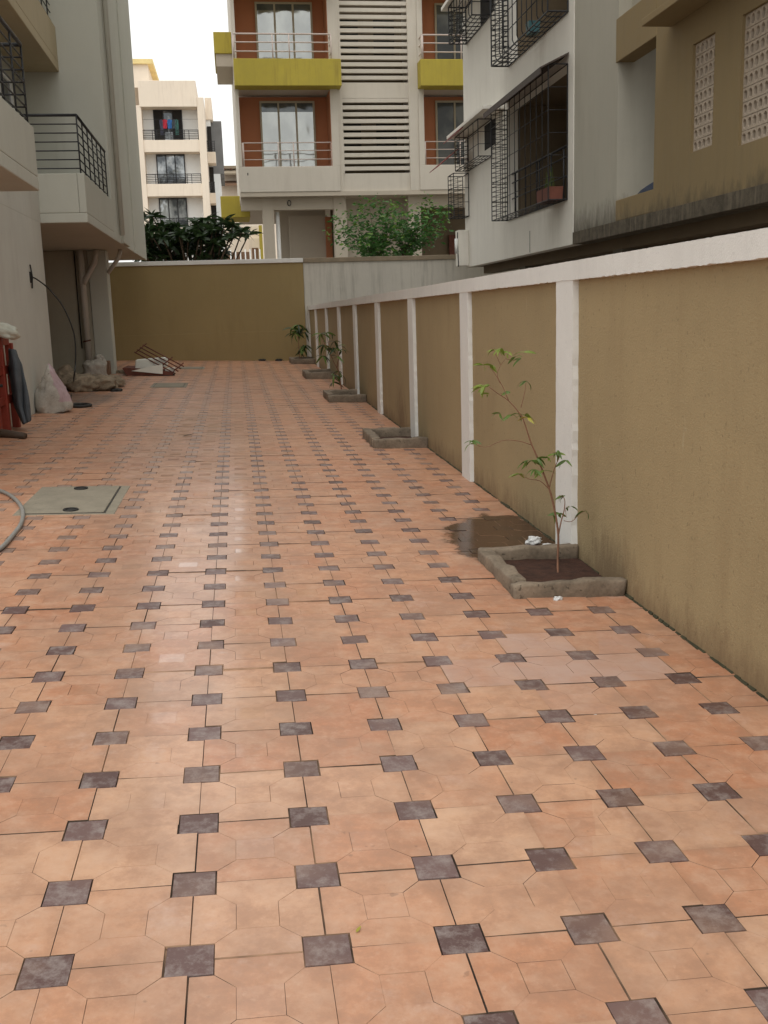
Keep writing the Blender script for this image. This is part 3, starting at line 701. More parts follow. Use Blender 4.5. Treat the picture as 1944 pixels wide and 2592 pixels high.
bay(X2, X3, zL0, zL1, zU0, True, .16, .16); bay(X2, X3, zU0, zU1, 10.55, False, .16, .16)
for (a, b) in ((X0, X1), (X2, X3)): bx('balcony_band', M_YELLOW, cb, a, b, CY_-.45, CY_+RD, 10.55, 11.3)
bx('wall', M_CWHITE, cb, X0, X3, CY_+RD+.16, CY_+9, zL0, 14)
bx('wall', M_CWHITE, cb, X0, X3, CY_+.0, CY_+RD+.15, 11.3, 14)
def win(xa, za, xb, zb2, npane, Y, transom, gm):
    fr = MB(); t = .055
    fr.box(xa, xb, Y-.05, Y+.02, zb2-t, zb2); fr.box(xa, xb, Y-.05, Y+.02, za, za+t)
    for i in range(npane+1):
        x = xa+(xb-xa-t)*i/npane; fr.box(x, x+t, Y-.052, Y+.02, za+t, zb2-t)
    for i in range(npane):
        pass
    f_ = fr.build('window', M_ALU, cb)
    for i in range(npane):
        a = xa+(xb-xa-t)*i/npane+t; b = xa+(xb-xa-t)*(i+1)/npane
        pn = bx('pane', gm, f_, a, b, Y-.02, Y-.005, za+t, zb2-t)
        if transom: bx('top_light', M_GLASSD, f_, a, b, Y-.032, Y-.022, transom, zb2-t)
wz = CY_+RD
a, zt = q2(318, 12, wz); b, _ = q2(652, 345, wz); win(a, zU0+.2, b, zt, 3, wz-.001, zt-.22, M_GLASS)
a, zt = q2(345, 568, wz); b, _ = q2(667, 900, wz); win(a, zL0+.2, b, zt, 3, wz-.001, zt-.30, M_GLASS)
a, zt = q2(1325, 20, wz); win(a, zU0+.2, a+1.75, zt, 3, wz-.001, 0, M_GLASSD)
a, zt = q2(1330, 565, wz); win(a, zL0+.2, a+1.75, zt, 3, wz-.001, 0, M_GLASSD)
# balcony rails
for (xa, xb, z0, Y, proud) in ((.38, 3.12, zU1, CY_-.38, 1), (5.72, X3, zU1, CY_-.38, 1), (.50, 3.07, zL1, CY_+.05, 0), (5.82, X3-.1, zL1, CY_+.05, 0)):
    for k, dz in enumerate((.20, .44, .66)):
        pts = [(xa, Y, z0+dz), (xb, Y, z0+dz)]
        if proud: pts = [(xa, CY_+.1, z0+dz)]+pts+[(xb, CY_+.1, z0+dz)]
        bar_obj('rail_bar', pts, (.018 if k < 2 else .023)*(1 if proud else .7), M_CRAIL, cb)
    for t in ((0, .01), (.40,), (.57,), (1,)):
        for q in t: bar_obj('rail_post', [(xa+(xb-xa)*q, Y, z0-.02), (xa+(xb-xa)*q, Y, z0+.66)], .02, M_CRAIL, cb)
# louvred shaft between the bays
SXa, SXb = X1+.001, X2-.001
sY = CY_+.30
bx('shaft_pier', M_CWHITE, cb, X2-.28, X2-.001, CY_+.03, CY_+RD, zL0, 14, .01)
bx('shaft_pier', M_CWHITE, cb, X1+.001, X1+.10, CY_+.06, CY_+RD, zL0, 14, .01)
la, lb_ = X1+.10, X2-.28
bx('shaft_panel', M_CWHITE, cb, la, lb_, CY_+.10, CY_+.3, zL0, q2(900, 968)[1])
bx('shaft_panel', M_CWHITE, cb, la, lb_, CY_+.10, CY_+.3, q2(900, 545)[1], q2(900, 458)[1])
bx('shaft_back', M_BROWNIN, cb, la, lb_, CY_+RD-.1, CY_+RD+.1, zL0+.1, 14)
def louvres(y_top, y_bot, n):
    zt, zb2 = q2(900, y_top)[1], q2(900, y_bot)[1]; p = (zt-zb2)/n
    for i in range(n):
        z = zb2+p*(i+.42)
        bx('louvre_slat', M_CWHITE, cb, la, lb_, CY_+.08, CY_+.20, z, z+p*.58, .006)
louvres(548, 968, 11); louvres(-38, 458, 13)
bx('louvre_frame', M_CWHITE, cb, la+.0, la+.04, CY_+.07, CY_+.25, q2(900, 968)[1], 11)
for (za, zb2) in ((6.25, 7.1), (8.95, 9.9)):
    for xa in (la+.05, lb_-.85): bx('shaft_window', M_DARKIN, cb, xa, xa+.62, CY_+RD-.14, CY_+RD-.101, za, zb2)
# undercroft
und = 4.96
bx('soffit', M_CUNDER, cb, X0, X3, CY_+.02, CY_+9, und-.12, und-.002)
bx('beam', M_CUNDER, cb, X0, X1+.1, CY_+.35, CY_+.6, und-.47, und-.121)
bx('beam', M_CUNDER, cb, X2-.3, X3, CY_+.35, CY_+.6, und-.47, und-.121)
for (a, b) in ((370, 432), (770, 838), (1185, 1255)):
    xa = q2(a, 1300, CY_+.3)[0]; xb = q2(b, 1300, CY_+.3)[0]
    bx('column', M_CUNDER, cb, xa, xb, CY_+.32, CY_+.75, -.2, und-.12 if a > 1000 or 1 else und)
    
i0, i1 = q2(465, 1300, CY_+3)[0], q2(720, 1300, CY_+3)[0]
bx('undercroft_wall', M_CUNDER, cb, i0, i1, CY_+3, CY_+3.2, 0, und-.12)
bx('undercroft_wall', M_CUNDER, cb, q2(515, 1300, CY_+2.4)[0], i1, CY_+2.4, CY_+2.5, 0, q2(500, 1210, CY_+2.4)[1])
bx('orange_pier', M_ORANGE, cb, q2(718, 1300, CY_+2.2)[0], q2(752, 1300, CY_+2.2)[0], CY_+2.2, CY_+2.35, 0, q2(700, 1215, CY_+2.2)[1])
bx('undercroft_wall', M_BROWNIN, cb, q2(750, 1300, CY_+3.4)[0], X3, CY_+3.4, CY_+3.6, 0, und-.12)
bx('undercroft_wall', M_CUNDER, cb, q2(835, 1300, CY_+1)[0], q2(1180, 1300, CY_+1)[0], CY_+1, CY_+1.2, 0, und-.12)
bar_obj('drain_pipe', [(q2(452, 1300, CY_+.6)[0], CY_+.6, 0), (q2(452, 1300, CY_+.6)[0], CY_+.6, und-.5)], .06, M_FWHITE, cb, 8)
bx('door', M_RUST, cb, 7.2, 8.2, CY_+3.3, CY_+3.39, .5, 3.9)
# side balconies on its left flank
a, zt = q2(88, 198, CY_+2.0); b, zb2 = q2(192, 318, CY_+2.0)
bx('side_balcony', M_YELLOW, cb, a, X0-.001, CY_+1.6, CY_+4.2, zb2, zt, .015)
bx('side_balcony_soffit', M_CUNDER, cb, a+.04, X0-.002, CY_+1.65, CY_+4.1, zb2-.35, zb2-.002)
bx('side_canopy', M_YELLOW, cb, q2(130, 1150, CY_+2.6)[0], X0+.3, CY_+2.5, CY_+4.2, q2(150, 1220, CY_+2.6)[1], q2(150, 1100, CY_+2.6)[1], .015)
bx('wall_hole', M_DARKIN, cb, *[q2(279, 975)[0], q2(284, 975)[0]], CY_-.004, CY_+.05, q2(280, 982)[1], q2(280, 968)[1])
bar_obj('hook_ring', [(q2(517, 1130)[0]+.05*math.cos(t*.7), CY_+.335, q2(517, 1130)[1]+.08*math.sin(t*.7)) for t in range(10)], .012, M_RAIL, cb, 5)

# ================================================================== FAR CREAM BUILDING
FY = 72.0
fb = thing('apartment_building', 'distant pale cream apartment block with black framed windows and small balconies', 'building', (-3, 76, .4))
def q3(x, y, Y=FY): p = pY(*zc(x, y), Y); return p.x, p.z
fx0, fx1 = q3(140, 700)[0], q3(765, 700)[0]
xR = q3(835, 1400)[0]
bx('wall', M_FWHITE, fb, fx0-.2, fx1+.2, FY+1.0, FY+9, 0, q3(400, 402)[1])
bx('parapet', M_FCREAM, fb, fx0-.1, fx1, FY-.1, FY+9, q3(400, 402)[1], q3(400, 108)[1], .02)
bx('pier', M_FCREAM, fb, fx1, fx1+.45, FY-.05, FY+9, 0, q3(790, 295)[1], .02)
bx('pier', M_FCREAM, fb, fx0-.35, fx0, FY-.05, FY+2, 0, q3(400, 402)[1]+.1, .02)
bx('roof_room', M_FCREAM, fb, fx0-3, q3(180, 50)[0], FY+2, FY+8, q3(400, 108)[1], q3(150, -160)[1])
bx('roof_slab', mat('faded_yellow', (.80, .64, .30), .85), fb, fx0-3, q3(180, 50)[0]+.35, FY+1.8, FY+8, q3(150, -160)[1], q3(150, -215)[1])
for k, (yt, yb2, wt, wb, wl, wr) in enumerate(((770, 905, 435, 768, 275, 575), (1262, 1400, 928, 1262, 308, 605), (1755, 1890, 1420, 1755, 340, 630))):
    zt, zb2 = q3(460, yt)[1], q3(460, yb2)[1]
    bx('balcony', M_FCREAM, fb, fx0, fx1, FY, FY+1.0, zb2, zt, .015)
    W = FY+1.0; xa, za = q3(wl, wb, W); xb2, zb3 = q3(wr, wt, W); za = zt-.1; t = .07
    fr = MB(); fr.box(xa, xb2, W-.08, W, zb3-t, zb3)
    for i in range(4): x = xa+(xb2-xa-t)*i/3; fr.box(x, x+t, W-.082, W, za, zb3-t)
    f_ = fr.build('window', M_RAIL, fb)
    for i in range(3):
        a = xa+(xb2-xa-t)*i/3+t; b = xa+(xb2-xa-t)*(i+1)/3
        bx('pane', M_GLASSF if k or i == 1 else M_DARKIN, f_, a, b, W-.05, W-.01, za, zb3-t)
    zr = zt+.62
    for j in range(6):
        bar_obj('rail_bar', [(fx0, FY+.06, zt+.08+.108*j), (fx1-.03, FY+.06, zt+.08+.108*j)], .018 if j < 5 else .028, M_RAIL, fb, 5)
    for q in (0, .17, .25, .5, .75, .83, 1): bar_obj('rail_post', [(fx0+(fx1-.03-fx0)*q, FY+.06, zt-.02), (fx0+(fx1-.03-fx0)*q, FY+.06, zr)], .022, M_RAIL, fb, 5)
# receding flank with its balconies
bx('wall', M_FWHITE, fb, fx1+.45, q3(905, 700, FY+5)[0], FY+4, FY+11, 0, q3(850, 545, FY+4)[1])
bx('parapet', M_FCREAM, fb, fx1+.45, q3(900, 500, FY+4)[0]+.1, FY+3.9, FY+11, q3(850, 545, FY+4)[1], q3(850, 300, FY+4)[1])
bx('wall', mat('far_grey_tarp', (.19, .185, .18), .9, .2, 1), fb, q3(905, 700, FY+5)[0], q3(1025, 700, FY+5)[0], FY+5, FY+12, q3(1000, 1150, FY+5)[1], q3(950, 560, FY+5)[1])
bx('wall', M_FWHITE, fb, q3(905, 700, FY+5)[0], q3(1010, 1200, FY+5)[0], FY+5, FY+12, 0, q3(1000, 1150, FY+5)[1]-.002)
for (yt, yb2) in ((905, 1030), (1365, 1480)):
    xa, zt = q3(815, yt, FY+2.5); xb2, zb2 = q3(960, yb2, FY+2.5)
    bx('balcony', M_FCREAM, fb, fx1+.451, xb2, FY+2.5, FY+3.9, zb2, zt, .015)
    for j in range(6): bar_obj('rail_bar', [(fx1+.46, FY+2.55, zt+.1+.12*j), (xb2-.03, FY+2.55, zt+.1+.12*j)], .018, M_RAIL, fb, 5)
    for q in (0, .33, .66, 1): bar_obj('rail_post', [(fx1+.46+(xb2-fx1-.5)*q, FY+2.55, zt-.02), (fx1+.46+(xb2-fx1-.5)*q, FY+2.55, zt+.75)], .024, M_RAIL, fb, 5)
    bx('door', M_DARKIN, fb, fx1+.5, fx1+.78, FY+3.85, FY+3.99, zt-.1, zt+1.9)
bx('door', M_DARKIN, fb, q3(850, 1500, FY+3.9)[0], q3(960, 1500, FY+3.9)[0], FY+3.87, FY+3.99, q3(850, 1700, FY+4)[1], q3(850, 1490, FY+4)[1])
for i, (px, col, lab) in enumerate(((345, (.06, .06, .09), 'dark trousers'), (383, (.42, .03, .05), 'red shirt'), (437, (.04, .14, .36), 'blue shirt'), (490, (.06, .07, .08), 'dark grey shirt'), (515, (.05, .13, .11), 'green trousers'))):
    x, z = q3(px, 545, FY+.3); wd = .14 if 'shirt' in lab else .12; hgt = .55 if 'shirt' in lab else .95
    M = MB(); n = 6; vs = []
    for j in range(n+1):
        for s_ in range(5):
            u = s_/4-.5; v = j/n; ww = wd*(1.25 if (v < .3 and 'shirt' in lab) else 1-.12*v)
            vs.append((x+u*2*ww, FY+.3+.03*math.sin(u*9+j), z-hgt*v+(.03*math.cos(u*6) if j == 0 else 0)))
    M.add(vs, [(j*5+s_, j*5+s_+1, (j+1)*5+s_+1, (j+1)*5+s_) for j in range(n) for s_ in range(4)])
    o = M.build('garment', mat('garment_%d' % i, col, .9, .2, 6)); so = o.modifiers.new('thick', 'SOLIDIFY'); so.thickness = .02
    tag(o, '%s drying on the top balcony line of the distant cream block' % lab, 'laundry', 'laundry on the distant balcony')
ln = bar_obj('clothes_line', [(fx0, FY+.3, q3(345, 540, FY+.3)[1]), (fx1, FY+.3, q3(345, 540, FY+.3)[1])], .008, M_RAIL, fb)
# roofs and gate beyond
hb = thing('house', 'low pale house with lean-to roofs glimpsed in the gap beyond the cream block', 'building', (0, 98, .4))
def q9(x, y, Y=95.): p = pY(*zc(x, y), Y); return p.x, p.z
xa, zt = q9(1040, 1100); xb2, zb2 = q9(1260, 1180)
bx('wall', M_FCREAM, hb, xa-.5, xb2+4, 95, 102, 0, zt)
bx('roof', M_GREYCAP, hb, xa-.7, xb2+4, 94.6, 102.2, zt, zt+.25)
for yy_ in (1190, 1310):
    z_ = q9(1100, yy_)[1]; MB().prism([(xa-.6, 93.2, z_), (xa-.6, 94.99, z_+.5), (xa-.6, 94.99, z_+.62), (xa-.6, 93.2, z_+.12)], (5, 0, 0)).build('lean_to_roof', M_CARD if yy_ == 1310 else M_GREYCAP, hb)
for k in range(9): bx('rafter', M_RUST, hb, xa-.5+k*.55, xa-.38+k*.55, 94.3, 94.6, zt-.12, zt-.002)
pg_ = thing('gatehouse', 'small cream gatehouse with yellow corner post seen through the passage beside the block', 'building', (1.2, 47, .4))
def q10(x, y, Y=46.): p = pY(*z2(x, y), Y); return p.x, p.z
bx('wall', M_FCREAM, pg_, q10(150, 1300)[0], q10(350, 1300)[0], 46.5, 49, 3.0+1.2, q10(300, 1262)[1])
bx('wall', M_FCREAM, pg_, q10(283, 1300)[0], q10(345, 1300)[0], 46.4, 46.5, .3, q10(300, 1330)[1])
bx('corner_post', M_YELLOW, pg_, q10(345, 1300)[0], q10(362, 1300)[0], 46, 46.4, .3, q10(300, 1262)[1])
bx('door', M_CARD, pg_, q10(300, 1300)[0], q10(335, 1300)[0], 46.36, 46.39, .3, q10(300, 1385)[1])
fe = thing('railing_fence', 'white bar fence glimpsed through the passage under the tree', 'fence', (.3, 44, .4))
for i in range(7): x = q10(185, 1400, 44)[0]+i*.2; bar_obj('fence_bar', [(x, 44, .35), (x, 44, q10(200, 1398, 44)[1])], .026, M_FWHITE, fe, 5)
bx('fence_wall', M_CARD, fe, q10(120, 1400, 44)[0], q10(290, 1400, 44)[0], 44.2, 44.3, .3, q10(200, 1410, 44)[1])

# ================================================================== PLANTS
def leaf_mesh(name, L, W, droop, m, seg=5, fold=.35):
    M = MB(); vs = []; fs = []
    for i in range(seg+1):
        t = i/seg; wdt = W*math.sin(math.pi*min(1, (t*.92+.06)))**.8*(1-.25*t); x = L*t*(1-.12*droop*t); z = -droop*L*t*t*.6
        vs += [(x, -wdt/2, z+fold*wdt*.5), (x, 0, z), (x, wdt/2, z+fold*wdt*.5)]
    for i in range(seg):
        for k in range(2): fs.append((i*3+k, (i+1)*3+k, (i+1)*3+k+1, i*3+k+1))
    M.add(vs, fs); me = M.mesh(name, m)
    for p in me.polygons: p.use_smooth = True
    return me, M
def frame(d, up=Vector((0, 0, 1))):
    d = d.normalized(); y = up.cross(d)
    if y.length < 1e-3: y = Vector((0, 1, 0))
    y.normalize(); z = d.cross(y); return Matrix((d, y, z)).transposed()
def put_leaf(me, parent, pos, d, sc=1, roll=0):
    o = bpy.data.objects.new('leaf', me); C.objects.link(o); o.parent = parent
    Mx = frame(d) @ Matrix.Rotation(roll, 3, 'X')
    mw = Mx.to_4x4() @ Matrix.Scale(sc, 4); mw.translation = Vector(pos)-parent.location; o.matrix_local = mw; return o
def smooth_path(pts, n=4):
    pts = [Vector(p) for p in pts]; out = []
    for i in range(len(pts)-1):
        p0 = pts[max(i-1, 0)]; p1 = pts[i]; p2 = pts[i+1]; p3 = pts[min(i+2, len(pts)-1)]
        for k in range(n):
            t = k/n; out.append(.5*((2*p1)+(p2-p0)*t+(2*p0-5*p1+4*p2-p3)*t*t+(3*p1-p0-3*p2+p3)*t**3))
    out.append(pts[-1]); return out
LM_L = [leaf_mesh('leaf', .085, .026, d, M_LEAFL)[0] for d in (.5, .9, 1.2)]
LM_G = [leaf_mesh('leaf', .085, .026, d, M_LEAFG)[0] for d in (.4, .8, 1.1)]
LM_Y = [leaf_mesh('leaf', .095, .028, d, M_LEAFY)[0] for d in (.8, 1.2)]
rs = random.Random(11)
sp = thing('sapling', 'thin leaning sapling with sparse yellow green leaves in the nearest planter', 'sapling', (1.62, 5.06, gz(1.62, 5.06)+.01))
SY = 5.10
def q6(x, y, dy=0): return pY(*z6(x, y), SY+dy)
base = Vector((1.618, 5.06, gz(1.62, 5.06)-.02))
stems = [([base, q6(862, 1700), q6(866, 1540), q6(848, 1400), q6(815, 1250), q6(770, 1120), q6(715, 980), q6(672, 880), q6(640, 780), q6(605, 695), q6(520, 595), q6(440, 540), q6(380, 495)], .0065, .0018),
         ([q6(866, 1540), q6(885, 1440), q6(905, 1370), q6(912, 1300), q6(900, 1265), q6(870, 1255)], .004, .0012),
         ([q6(895, 1400), q6(920, 1400), q6(915, 1350), q6(940, 1330)], .002, .001),
         ([q6(905, 1432), q6(960, 1438), q6(1010, 1390), q6(1060, 1356)], .002, .001),
         ([q6(800, 1210), q6(740, 1155), q6(660, 1140), q6(600, 1110)], .003, .001),
         ([q6(800, 1210), q6(835, 1080), q6(865, 1000), q6(868, 950)], .003, .0012),
         ([q6(672, 900), q6(590, 875), q6(480, 870), q6(350, 920), q6(260, 880)], .0022, .001),
         ([q6(520, 595), q6(480, 500), q6(440, 420), q6(460, 350), q6(500, 295)], .0022, .001),
         ([q6(460, 470), q6(420, 400), q6(370, 350)], .002, .001), ([q6(605, 640), q6(630, 540), q6(640, 460)], .002, .001),
         ([q6(500, 300), q6(560, 310), q6(595, 290)], .0016, .0008), ([q6(460, 340), q6(430, 270), q6(400, 225)], .0016, .0008)]
for i, (pts, r0, r1) in enumerate(stems):
    pp_ = smooth_path(pts, 3); n = len(pp_)
    MB().tube(pp_, [r0+(r1-r0)*k/(n-1) for k in range(n)], 6).build('stem' if i == 0 else 'twig', M_STEM, sp, smooth=True)
cl = [((420, 235), 4, 'L'), ((470, 225), 3, 'L'), ((510, 260), 3, 'L'), ((340, 350), 5, 'L'), ((385, 345), 3, 'L'), ((350, 490), 4, 'L'), ((390, 490), 3, 'L'), ((375, 550), 2, 'L'),
      ((600, 295), 3, 'G'), ((625, 255), 2, 'L'), ((635, 450), 4, 'G'), ((530, 540), 3, 'G'), ((560, 290), 2, 'G'), ((590, 690), 4, 'G'), ((530, 690), 4, 'G'), ((465, 685), 3, 'G'), ((640, 690), 2, 'L'), ((655, 715), 3, 'Y'),
      ((265, 880), 4, 'G'), ((250, 900), 2, 'L'), ((680, 1010), 6, 'G'), ((640, 1020), 5, 'G'), ((720, 990), 4, 'G'), ((600, 1105), 4, 'L'), ((700, 1070), 4, 'G'), ((760, 1080), 2, 'L'), ((780, 980), 3, 'L'),
      ((866, 945), 4, 'G'), ((880, 960), 3, 'G'), ((920, 1010), 3, 'G'), ((840, 960), 3, 'L'), ((900, 1262), 3, 'G'), ((935, 1335), 2, 'G'), ((880, 1385), 3, 'G'), ((1055, 1358), 2, 'G'), ((830, 1390), 1, 'G'), ((910, 1250), 1, 'G')]
for (q, n, kd) in cl:
    c0 = q6(q[0]+rs.uniform(-8, 8), q[1]+rs.uniform(-8, 8), rs.uniform(-.03, .03))
    for i in range(n):
        a = rs.uniform(0, 6.28); d = Vector((math.cos(a), math.sin(a)*.7, rs.uniform(-.5, .25)))
        me = rs.choice({'L': LM_L, 'G': LM_G, 'Y': LM_Y}[kd]); put_leaf(me, sp, c0, d, rs.uniform(.5, .85), rs.uniform(-1.0, 1.0))

def small_sapling(label, bx_, by_, zq, main, clusters, ly, leafL=.16):
    b0 = Vector((bx_, by_, gz(bx_, by_)+.01)); t = thing('sapling', label, 'sapling', b0)
    ls = [leaf_mesh('leaf', leafL, leafL*.24, d, m_)[0] for d in (.5, .9, 1.3) for m_ in (M_LEAFG, M_LEAFD)]
    for i, pl in enumerate(main):
        pts = [pY(*zq(*p), ly) for p in pl]
        if i == 0: pts[0] = b0-Vector((0, 0, .02))
        pp_ = smooth_path(pts, 3); n = len(pp_); MB().tube(pp_, [.011-.007*k/(n-1) for k in range(n)], 6).build('stem' if i == 0 else 'twig', M_STEM, t, smooth=True)
    for (x, y, n) in clusters:
        c0 = pY(*zq(x, y), ly+rs.uniform(-.12, .12))
        for i in range(n):
            a = 6.28*i/n+rs.uniform(-.5, .5); d = Vector((math.cos(a), .6*math.sin(a), rs.uniform(-.7, .3)))
            put_leaf(rs.choice(ls), t, c0, d, rs.uniform(.7, 1.15), rs.uniform(-1.0, 1.0))
    return t
b3 = pG(*z5(595, 815)); small_sapling('drooping leafed sapling in the third planter along the low wall', b3.x, b3.y, z5,
    [[(595, 800), (585, 730), (575, 670), (545, 610), (515, 540), (500, 460), (485, 400)], [(560, 640), (575, 560), (575, 500)], [(592, 770), (565, 700), (545, 680)], [(510, 520), (480, 480), (450, 400)]],
    [(485, 395, 7), (450, 400, 4), (515, 395, 4), (470, 480, 6), (495, 500, 4), (545, 455, 5), (575, 480, 5), (590, 515, 5), (460, 555, 5), (545, 500, 4), (560, 560, 4), (570, 665, 7), (540, 690, 6), (535, 740, 3), (595, 690, 3)], b3.y)
b5 = Vector((pY(*z5(300, 580), 24.9).x, 24.9, 0)); small_sapling('bushy topped sapling in the farthest planter by the olive end wall', b5.x, b5.y, z5,
    [[(300, 575), (295, 500), (290, 440), (285, 380)], [(310, 575), (320, 520), (335, 490)], [(290, 430), (320, 380), (340, 350)]],
    [(285, 370, 9), (250, 365, 7), (320, 365, 8), (270, 400, 7), (290, 340, 7), (335, 390, 5), (245, 395, 5), (320, 490, 7), (345, 480, 5), (310, 510, 4), (330, 520, 4)], b5.y, .24)

# frangipani behind the end wall
fp = thing('frangipani_tree', 'dark frangipani tree with long leaf rosettes rising behind the olive end wall', 'tree', (-1.0, 27.4, .35))
rp = random.Random(21); ros = []
def q1(x, y, Y): return pY(*z1(x, y), Y)
outline = [(850, 1300), (915, 1285), (985, 1340), (1060, 1350), (1130, 1370), (1190, 1325), (1240, 1300), (1300, 1340), (1345, 1315), (1400, 1340), (1450, 1375), (1490, 1395)]
for (x, y) in outline: ros.append(q1(x, y+15, 27.3+rp.uniform(-.4, .5)))
for i in range(100):
    x = rp.uniform(830, 1440); top = 1370 if x < 1300 else 1400; y = rp.uniform(top, 1570); 
    if x > 1330 and y > 1450: continue
    ros.append(q1(x, y, 27.5+rp.uniform(-.8, 1.0)))
hub = Vector((-1.0, 27.4, 1.5))
tr = MB().tube(smooth_path([(-1.0, 27.4, .3), (-1.03, 27.42, .9), hub], 3), [.12, .115, .11, .105, .10, .095, .09], 8).build('trunk', M_BARK, fp, smooth=True)
for k, c0 in enumerate(ros):
    midp = hub.lerp(c0, .5)+Vector((rp.uniform(-.15, .15), rp.uniform(-.15, .15), -.12)); pp_ = smooth_path([hub, midp, c0], 3); n = len(pp_)
    MB().tube(pp_, [.035-.020*j/(n-1) for j in range(n)], 6).build('branch', M_BARK, fp, smooth=True)
PL = [leaf_mesh('leaf', .36, .115, d, M_LEAFD, 5, .25) for d in (.25, .5, .8)]
restP = MB(); cnt = 0
for c0 in ros:
    n = rp.randint(11, 16)
    for i in range(n):
        a = 6.28*i/n+rp.uniform(-.3, .3); d = Vector((math.cos(a), math.sin(a), rp.uniform(-.5, 1.0))); sc = rp.uniform(.75, 1.2); k = rp.randrange(3); rl = rp.uniform(-1.0, 1.0)
        if cnt < 300: put_leaf(PL[k][0], fp, c0, d, sc, rl); cnt += 1
        else:
            F = frame(d) @ Matrix.Rotation(rl, 3, 'X'); restP.add([Vector(c0)+F @ (Vector(v)*sc) for v in PL[k][1].v], PL[k][1].f)
o = restP.build('crown', M_LEAFD, fp, smooth=True); o['kind'] = 'stuff'

# small green tree behind the grey wall
gt = thing('small_tree', 'bright green small leafed tree behind the grey wall before the louvred block', 'tree', (4.1, 28.0, .2))
rq = random.Random(5)
def qt(x, y, Y=28.): return pY(*z2(x, y), Y)
tips = [(1020, 1115), (960, 1130), (895, 1165), (830, 1185), (768, 1210), (735, 1310), (790, 1290), (850, 1375), (1070, 1160), (1115, 1140), (1110, 1250), (1060, 1330), (1285, 1120), (1310, 1150), (1345, 1190), (1398, 1165), (1380, 1205), (1370, 1285), (1290, 1290), (1250, 1340), (1180, 1300), (1190, 1380), (960, 1400), (1000, 1250), (900, 1270), (940, 1330), (1220, 1230), (1250, 1200), (880, 1220), (1020, 1390), (1100, 1400), (1150, 1200), (1160, 1260), (1140, 1320), (1195, 1180), (1080, 1210)]
roots = [Vector((4.0, 28.0, .15)), Vector((4.45, 28.1, .15))]
hubs = [qt(1030, 1430), qt(1150, 1420)]
for r0, h0 in zip(roots, hubs): MB().tube(smooth_path([r0, (r0+h0)/2+Vector((.06, 0, 0)), h0], 3), [.05-.003*j for j in range(7)], 7).build('trunk', M_BARK, gt, smooth=True)
crown = MB(); ls_v = leaf_mesh('l', .125, .060, .4, M_LEAFT, 2, .2)[1]; yellowish = MB()
bm_ = MB()
for tx, ty in tips:
    Y = 28+rq.uniform(-.7, .7); tip = qt(tx, ty, Y); h0 = hubs[0] if tx < 1130 else hubs[1]
    midp = h0.lerp(tip, .5)+Vector((rq.uniform(-.15, .15), rq.uniform(-.1, .1), rq.uniform(-.15, .1))); pth = smooth_path([h0, midp, tip], 5); n = len(pth)
    MB().tube(pth, [.012-.009*j/(n-1) for j in range(n)], 5).build('branch', M_BARK, gt, smooth=True)
    for j in range(3, n):
        for k in range(rq.randint(8, 13)):
            c0 = pth[j]+Vector((rq.gauss(0, .115), rq.gauss(0, .13), rq.gauss(0, .095))); a = rq.uniform(0, 6.28)
            F = frame(Vector((math.cos(a), math.sin(a), rq.uniform(-.6, .7)))) @ Matrix.Rotation(rq.uniform(-1.5, 1.5), 3, 'X'); sc = rq.uniform(.7, 1.3)
            tgt = yellowish if (j >= n-2 and rq.random() < .5) else crown
            tgt.add([c0+F @ (Vector(v)*sc) for v in ls_v.v], ls_v.f)
crown.build('crown', M_LEAFT, gt, smooth=True)['kind'] = 'stuff'
yellowish.build('young_leaves', leafmat('leaf_young', (.11, .22, .03), (.16, .28, .05)), gt, smooth=True)['kind'] = 'stuff'

# ================================================================== PLANTER KERBS
def rough_box(x0, x1, y0, y1, z0, z1, seed, amp=.013, step=.04):
    b = bmesh.new(); bmesh.ops.create_cube(b, size=1)
    for v in b.verts: v.co = Vector((x0+(v.co.x+.5)*(x1-x0), y0+(v.co.y+.5)*(y1-y0), z0+(v.co.z+.5)*(z1-z0)))
    bmesh.ops.bevel(b, geom=b.edges[:], offset=.014, segments=2, affect='EDGES', profile=.6)
    L = max(x1-x0, y1-y0); n = max(2, int(L/step))
    long_ = [e for e in b.edges if e.calc_length() > .3*L]
    bmesh.ops.subdivide_edges(b, edges=long_, cuts=n, use_grid_fill=True)
    for v in b.verts:
        q = v.co*9+Vector((seed*5, 0, 0)); v.co += Vector((mnoise.noise(q), mnoise.noise(q+Vector((9, 0, 0))), mnoise.noise(q+Vector((0, 9, 0)))+.5*mnoise.noise(q*4)))*amp
    me = bpy.data.meshes.new('kerb'); b.to_mesh(me); b.free(); me.materials.append(M_CONC)
    for p in me.polygons: p.use_smooth = True
    return me
